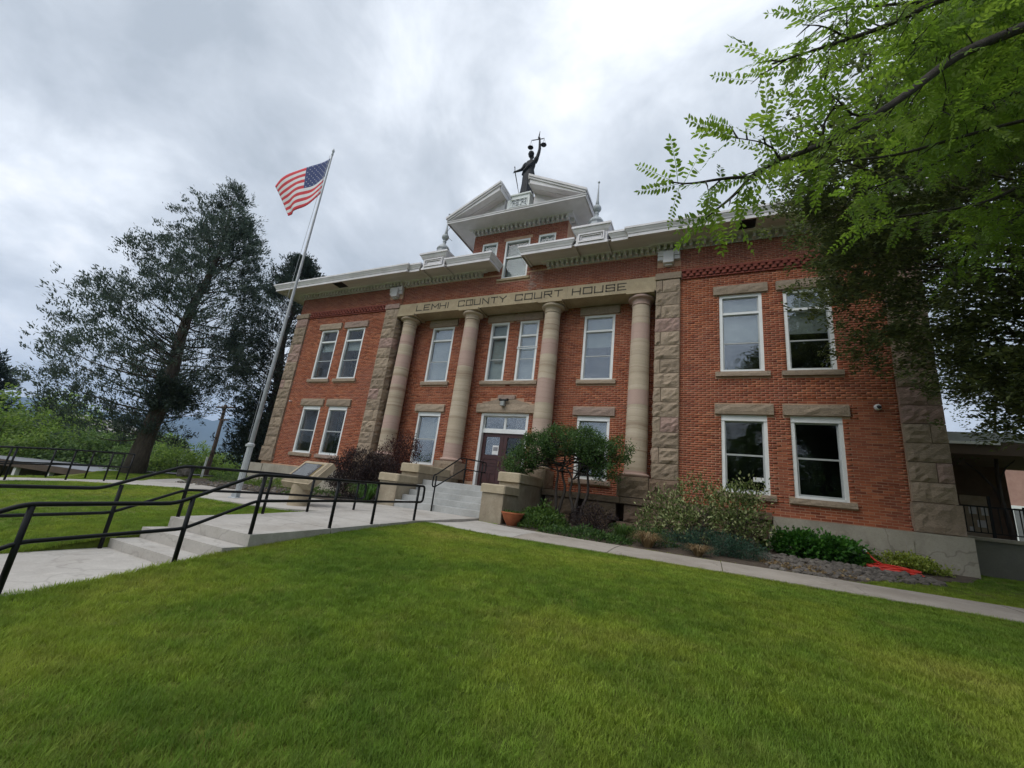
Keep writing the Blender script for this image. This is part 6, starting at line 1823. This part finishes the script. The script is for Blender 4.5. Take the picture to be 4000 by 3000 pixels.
# ------------------------------------------------------------------ right hand annex, ramp wall, railing, far building
RW = thing('ramp_wall', 'dark concrete ramp wall running right from the cracked skirt', 'wall', (12.13, 1.0, 0))
put('wall', MB().box(.0, .0, -.5, 9, .25, 1.545), M['dark_conc'], RW)
put('coping', MB().bevbox(-.0, -.05, 1.546, 9, .32, 1.63, .015), M['base_conc_L'], RW)
RL = thing('ramp_railing', 'black iron railing with thin balusters on the ramp wall', 'railing', (12.35, 1.15, 1.62))
for x in (.05, .72, 1.3, 2.6, 3.9, 5.2): put('post', MB().box(x - .022, -.022, 0, x + .022, .022, .78 if x != .72 else .98), M['black'], RL)
put('top_rail', MB().box(0, -.02, .70, 5.2, .02, .735), M['black'], RL); put('bottom_rail', MB().box(0, -.014, .10, 5.2, .014, .125), M['black'], RL)
bal = MB().box(-.008, -.008, 0, .008, .008, .58).mesh('baluster', M['black'])
for i in range(42):
    o = bpy.data.objects.new('baluster', bal); COL.objects.link(o); o.parent = RL; o.location = (.14 + i * .12, 0, .122)
AN = thing('annex', 'dark brown brick annex with a flat canopy right of the courthouse', 'building', (12.2, 2.0, 0))
put('canopy', MB().box(.0, -.2, 4.06, 5.2, 2.4, 4.30), M['zinc'], AN)
put('gutter', MB().box(.0, -.24, 3.98, 1.55, -.205, 4.05), M['white'], AN)
put('canopy_fascia', MB().box(.0, -.19, 3.72, 5.1, 2.35, 4.055), M['brown_wall'], AN)
put('wall', MB().box(.0, 2.0, .0, 2.55, 9, 4.05), M['annex_brick'], AN)
put('wall', MB().box(4.7, -.0, .0, 5.1, 2.3, 3.715), M['annex_brick'], AN)
put('canopy_post', MB().box(3.9, .0, 1.5, 4.1, .2, 3.715), M['brown_wall'], AN)
put('floor', MB().box(.0, -.7, 1.0, 6, 2.0, 1.52), M['walk_old'], AN)
NB = thing('notice_board', 'framed notice board with white papers on the annex wall', 'notice board', (13.65, 3.98, 1.55))
put('board', MB().box(0, -.06, 0, .62, .0, 1.30), M['monument'], NB)
for x0, z0, x1, z1 in ((.16, .78, .32, 1.02), (.42, .76, .56, 1.0), (.30, .42, .50, .62), (.12, .30, .22, .42)):
    put('paper', MB().box(x0, -.066, z0, x1, -.061, z1), M['paper'], NB)
FB = thing('brick_building', 'pink brick building with white trim far behind the annex', 'building', (21.5, 20, 0))
put('wall', MB().box(-4, 0, -1, 14, 9, 6.1), M['pink_brick'], FB)
put('parapet_trim', MB().box(-4.1, -.1, 6.101, 14.1, 9.1, 6.35), M['white'], FB)
for x in (-3.2, .45, 2.9, 5.4):
    w_ = put('window', sash_frame(x, x + 1.5, 1.0, 4.0, -.06, .16, .07), M['white'], FB)
    put('pane', MB().box(x + .16, -.03, 1.16, x + 1.34, -.02, 3.84), M['sash_dark'], w_)
put('downpipe', MB().box(1.95, -.18, -1, 2.3, -.02, 6.09), M['sash'], FB)
TH = thing('young_tree', 'thin bare dark tree trunk standing by the ramp at the right edge', 'tree', (13.9, 2.4, 1.5))
put('trunk', MB().tube([(0.05, 0, -.6), (.03, 0, .4), (-.04, 0, 1.2), (-.03, 0, 1.9), (.05, 0, 2.7), (.2, 0, 3.8)], [.07, .06, .05, .045, .035, .02], 8), M['bark_dark'], TH, smooth='all')
put('branch', MB().tube([(-.03, 0, 1.0), (-.14, 0, 1.45), (-.36, .0, 1.8), (-.62, .0, 2.1)], [.03, .028, .022, .012], 6).tube([(-.03, 0, 1.6), (.15, .0, 2.0), (.35, .0, 2.2)], [.028, .02, .012], 6), M['bark_dark'], TH, smooth='all')
P, D = clumpy(700, [(.1, 0, 3.7, .9, .7, .8), (-.6, 0, 2.5, .4, .4, .35)], 60, .09)
leaves('crown', P, D + rand_dirs(len(P)), .07, .04, M['midgreen'], TH)

# ------------------------------------------------------------------ left background
LBD = thing('low_building', 'long low brown building with a pale metal roof beyond the left railings', 'building', (-36, 1.0, -.30))
ang_ = math.atan2(2.0, 9.7)
LBD.rotation_euler = (0, 0, ang_)
put('roof', MB().box(-9, -1.5, -.16, 7.5, 6, .0), M['metal_roof'], LBD)
put('eave', MB().box(-9, -1.56, -.42, 7.55, -1.51, -.02), M['brown_wall'], LBD)
put('wall', MB().box(-8.8, .2, -4, 7.3, 5.8, -.165), M['brown_wall'], LBD)
for x in (-7.5, -4.2, -.9, 2.4, 5.4):
    put('post', MB().box(x - .14, -1.45, -4, x + .14, -1.2, -.43), M['cornice'], LBD)
UP_ = thing('utility_pole', 'dark wooden utility pole with two crossarms behind the lawn', 'utility pole', (-29.9, 8.0, -.9))
put('pole', MB().tube([(0, 0, -.5), (.0, 0, 3.5), (-.2, 0, 6.85)], [.17, .15, .12], 10), M['wood_pole'], UP_, smooth='all')
put('crossarm', MB().box(-1.4, -.06, 6.58, 1.1, .06, 6.70), M['wood_pole'], UP_)
put('crossarm', MB().box(-.5, -.06, 5.52, .8, .06, 5.64), M['wood_pole'], UP_)
put('brace', MB().tube([(-.1, 0, 5.0), (.45, -.08, 5.52)], .03, 6), M['wood_pole'], UP_)
for x in (-1.15, -.6, .55, 1.05): put('insulator', MB().lathe([(.05, 6.67), (.07, 6.74), (.03, 6.84)], 8, (x, 0)), M['zinc'], UP_)
put('wire', MB().tube([(.9, 0, 5.4), (1.05, .02, 4.9), (1.25, .02, 4.2), (1.25, .02, 3.6)], .016, 5), M['black'], UP_)
SK = thing('stake', 'thin white stake standing at the end of the stony bed', 'stake', (-16.4, .1, tz(-16.4, .1)))
put('stake', MB().box(-.035, -.035, -.1, .035, .035, 1.05), M['casing'], SK)
def boulder(mb, c, r, seed, sub=1):
    rr = random.Random(seed)
    t_ = (1 + 5 ** .5) / 2
    V = [Vector(v).normalized() for v in ((-1, t_, 0), (1, t_, 0), (-1, -t_, 0), (1, -t_, 0), (0, -1, t_), (0, 1, t_), (0, -1, -t_), (0, 1, -t_), (t_, 0, -1), (t_, 0, 1), (-t_, 0, -1), (-t_, 0, 1))]
    Fc = [(0, 11, 5), (0, 5, 1), (0, 1, 7), (0, 7, 10), (0, 10, 11), (1, 5, 9), (5, 11, 4), (11, 10, 2), (10, 7, 6), (7, 1, 8), (3, 9, 4), (3, 4, 2), (3, 2, 6), (3, 6, 8), (3, 8, 9), (4, 9, 5), (2, 4, 11), (6, 2, 10), (8, 6, 7), (9, 8, 1)]
    rot = Matrix.Rotation(rr.random() * 6.28, 3, 'Z') @ Matrix.Rotation(rr.random() * 6.28, 3, 'X')
    vs = []
    for v in V:
        k = .75 + .5 * rr.random(); q = rot @ v * k
        vs.append((c[0] + q.x * r[0], c[1] + q.y * r[1], c[2] + q.z * r[2]))
    mb.raw(vs, Fc)
mbb = MB(); boulder(mbb, (0, 0, .18), (.42, .35, .42), 3)
BO = put('boulder', mbb, M['rock'], loc=(-16.6, -.6, tz(-16.6, -.6))); tag(BO, 'squat grey boulder at the far end of the side path', 'rock')
# loose stones: right bed and left bed
mbr = MB(); k = 0
for i in range(1500):
    if i < 760:
        x = 8.0 + 2.9 * random.random(); yy = -3.35 + 2.1 * random.random()
        if yy < -3.35 + (x - 8.9) * .62 or yy > -1.2 + (x - 8) * .08: continue
    else:
        x = -13 + 10.5 * random.random(); yy = -2.9 + 1.7 * random.random()
    s_ = .03 + .055 * random.random() ** 2
    boulder(mbr, (x, yy, tz(x, yy) + s_ * .35 + (.02 if x < 0 else 0)), (s_ * 1.2, s_, s_ * .8), i)
o = put('loose_stones', mbr, M['rock']); tag(o, 'loose grey stones covering the planting beds', 'stones'); o['kind'] = 'stuff'
dl = 260
xs_ = np.concatenate([7.9 + 1.6 * rng.random(dl), -12 + 9 * rng.random(dl)]); ys_ = np.concatenate([-3.2 + .9 * rng.random(dl), -2.8 + 1.4 * rng.random(dl)])
P = np.stack([xs_, ys_, terr(xs_, ys_) + .05], -1)
o = leaves('leaf_litter', P, rand_dirs(len(P)) * np.array((1, 1, .2)), .07, .05, M['straw'], kind='stuff'); tag(o, 'dry brown leaf litter on the planting beds', 'leaf litter')
# valley houses
def house(label, x, y, w, dpt, h, rz):
    hs_ = thing('valley_house', label, 'house', (x, y, -.6), rz, 'houses down in the valley')
    put('wall', MB().box(-w / 2, -dpt / 2, -7, w / 2, dpt / 2, h), M['house_wall'], hs_)
    put('roof', MB().prism_xz([(-w / 2 - .4, h + .01), (w / 2 + .4, h + .01), (0, h + w * .26)], -dpt / 2 - .4, dpt / 2 + .4), M['house_roof'], hs_)
    for k in range(3):
        xx = -w / 2 + w * (k + .5) / 3
        f_ = put('window', sash_frame(xx - .5, xx + .5, h * .35, h * .75, -dpt / 2 - .05, .1, .06), M['white'], hs_)
        put('pane', MB().box(xx - .4, -dpt / 2 - .03, h * .35 + .1, xx + .4, -dpt / 2 - .02, h * .75 - .1), M['sash_dark'], f_)
    for k in range(2):
        yy = -dpt / 2 + dpt * (k + .5) / 2
        put('window', MB().box(w / 2 + .002, yy - .5, h * .35, w / 2 + .05, yy + .5, h * .75), M['sash_dark'], hs_)
    return hs_
house('white valley house left of the tall conifer trunk', -84, 20, 9, 11, 4.2, .5)
house('pale valley house seen through the tall conifer branches', -92, 25, 10, 12, 3.2, .9)
house('small valley house close to the tall conifer trunk', -82, 24.5, 8, 9, 2.0, .3)
house('far grey roofed valley house on the left', -115, 34, 11, 13, 5.0, .7)
house('far valley house behind the utility pole', -96, 33, 10, 12, 2.8, .2)
house('valley house at the left end of the town', -100, 22, 10, 12, 3.4, 1.1)

# ------------------------------------------------------------------ grass: clumps of blades instanced over the lawn
nb = 50
K = 3
a = rng.random(nb) * 6.283; r0 = .055 * np.sqrt(rng.random(nb)); a2 = rng.random(nb) * 6.283
h = .016 + .022 * rng.random(nb); ln = .010 + .022 * rng.random(nb)
base = np.stack([r0 * np.cos(a), r0 * np.sin(a), np.full(nb, -.008)], -1)
tipv = base + np.stack([ln * np.cos(a2), ln * np.sin(a2), h + .008], -1)
mid = base * .5 + tipv * .5 + np.stack([-ln * .15 * np.cos(a2), -ln * .15 * np.sin(a2), h * .12], -1)
sd = np.stack([-np.sin(a2), np.cos(a2), np.zeros(nb)], -1) * .0017
V = np.concatenate([np.stack([base - sd, base + sd, mid + sd * .9, mid - sd * .9, tipv + sd * .15, tipv - sd * .15], 1).reshape(-1, 3)])
F = np.concatenate([[(6 * i, 6 * i + 1, 6 * i + 2, 6 * i + 3), (6 * i + 3, 6 * i + 2, 6 * i + 4, 6 * i + 5)] for i in range(nb)])
tuft_me = np_mesh('grass_tuft', V, F, M['grass'])
tuft = bpy.data.objects.new('grass_tuft', tuft_me)
WALKP = [(WALK_X0, -2.5), (WALK_X1, -2.5), (WALK_X1, -30), (WALK_X0, -30)]
def lawn_points(n, x0, x1, y0, y1, dens):
    x = x0 + (x1 - x0) * rng.random(n); y = y0 + (y1 - y0) * rng.random(n)
    d2 = np.hypot(x - CAM[0], y - CAM[1])
    k = rng.random(n) < dens(d2)
    x, y = x[k], y[k]
    bad = in_poly(x, y, WALKP) | in_poly(x, y, PLAZA) | in_poly(x, y, PATH_R) | in_poly(x, y, BED_R) | in_poly(x, y, BED_L) | (np.abs(x - 6.9) + np.abs(y + 13.06) < .5) | ((y > -3) & (x < 9.6) & (x > -12)) | ((y > -.35) & (x < 12.15) & (x > -12)) | in_poly(x, y, ROAD)
    return x[~bad], y[~bad]
def fall(d2): return np.clip(1.25 - d2 / 26, .42, 1)
xa, ya = lawn_points(105000, -2, 15.5, -15, -3.0, fall)
xb, yb = lawn_points(30000, -21, 0, -13, 0.5, lambda d2: np.full_like(d2, .85))
xc, yc = lawn_points(6000, 9, 19, -5, 1.0, lambda d2: np.full_like(d2, 1.0))
X_, Y_ = np.concatenate([xa, xb, xc]), np.concatenate([ya, yb, yc])
# longer fringe along the edges of the paving
ex, ey = [], []
for p in np.linspace(-9.2, -5.3, 150): ex.append(WALK_X1 + .03 + .05 * random.random()); ey.append(p)
for p in np.linspace(-12.5, -9.2, 150): ex.append(WALK_X1 - .02 + .07 * random.random()); ey.append(p)
for p in np.linspace(-13, -6.4, 190): ex.append(WALK_X0 - .03 - .05 * random.random()); ey.append(p)
for p in np.linspace(1.5, 16, 420):
    ex.append(p); ey.append(np.interp(p, [1.45, 2.6, 5, 7.5, 10, 14, 24], [-5.25, -4.95, -4.86, -4.84, -4.86, -5.0, -5.6]) - .03 - .06 * random.random())
for q0, q1 in zip(PLAZA[1:10], PLAZA[2:11]):
    for u in np.linspace(0, 1, 34): ex.append(q0[0] * (1 - u) + q1[0] * u); ey.append(q0[1] * (1 - u) + q1[1] * u - .05)
nfr = len(ex)
X_ = np.concatenate([X_, ex]); Y_ = np.concatenate([Y_, ey])
pm = bpy.data.meshes.new('grass'); pm.vertices.add(len(X_))
pm.vertices.foreach_set('co', np.stack([X_, Y_, terr(X_, Y_) - .004], -1).astype(np.float32).ravel())
sa = pm.attributes.new('size', 'FLOAT', 'POINT')
sz = .8 + .55 * rng.random(len(X_)); sz[-nfr:] = .95 + .75 * rng.random(nfr); sa.data.foreach_set('value', sz.astype(np.float32))
ra = pm.attributes.new('turn', 'FLOAT_VECTOR', 'POINT')
rv = np.zeros((len(X_), 3), np.float32); rv[:, 2] = rng.random(len(X_)) * 6.283; rv[:, 0] = rng.normal(size=len(X_)) * .12; ra.data.foreach_set('vector', rv.ravel())
gr = ob('grass', pm); tag(gr, 'short mown green grass of the lawns', 'grass'); gr['kind'] = 'stuff'
ng = bpy.data.node_groups.new('grass_nodes', 'GeometryNodeTree')
ng.interface.new_socket('Geometry', in_out='INPUT', socket_type='NodeSocketGeometry'); ng.interface.new_socket('Geometry', in_out='OUTPUT', socket_type='NodeSocketGeometry')
gi = ng.nodes.new('NodeGroupInput'); go = ng.nodes.new('NodeGroupOutput')
iop = ng.nodes.new('GeometryNodeInstanceOnPoints'); oi = ng.nodes.new('GeometryNodeObjectInfo'); oi.inputs['Object'].default_value = tuft
na = ng.nodes.new('GeometryNodeInputNamedAttribute'); na.data_type = 'FLOAT_VECTOR'; na.inputs[0].default_value = 'turn'
nz = ng.nodes.new('GeometryNodeInputNamedAttribute'); nz.data_type = 'FLOAT'; nz.inputs[0].default_value = 'size'
er = ng.nodes.new('FunctionNodeEulerToRotation')
ng.links.new(gi.outputs[0], iop.inputs['Points']); ng.links.new(oi.outputs['Geometry'], iop.inputs['Instance'])
def o_(n, ty): return [s for s in n.outputs if s.enabled][0]
ng.links.new(o_(na, 0), er.inputs[0]); ng.links.new(er.outputs[0], iop.inputs['Rotation']); ng.links.new(o_(nz, 0), iop.inputs['Scale'])
ng.links.new(iop.outputs[0], go.inputs[0])
gr.modifiers.new('blades', 'NODES').node_group = ng
# ------------------------------------------------------------------ air: thin haze that only tells over kilometres
hm_ = bpy.data.materials.new('air'); hm_.use_nodes = True
ht = hm_.node_tree; ht.nodes.clear()
pv = ht.nodes.new('ShaderNodeVolumePrincipled'); pv.inputs['Color'].default_value = (0.42, 0.64, 1.0, 1); pv.inputs['Density'].default_value = 0.00016
pv.inputs['Anisotropy'].default_value = 0.0
ho = ht.nodes.new('ShaderNodeOutputMaterial'); ht.links.new(pv.outputs[0], ho.inputs['Volume'])
hz = put('haze', MB().box(-5600, -2500, -22, 4600, 5600, 620), hm_); tag(hz, 'thin blue air between the lawn and the far mountain', 'haze'); hz['kind'] = 'stuff'
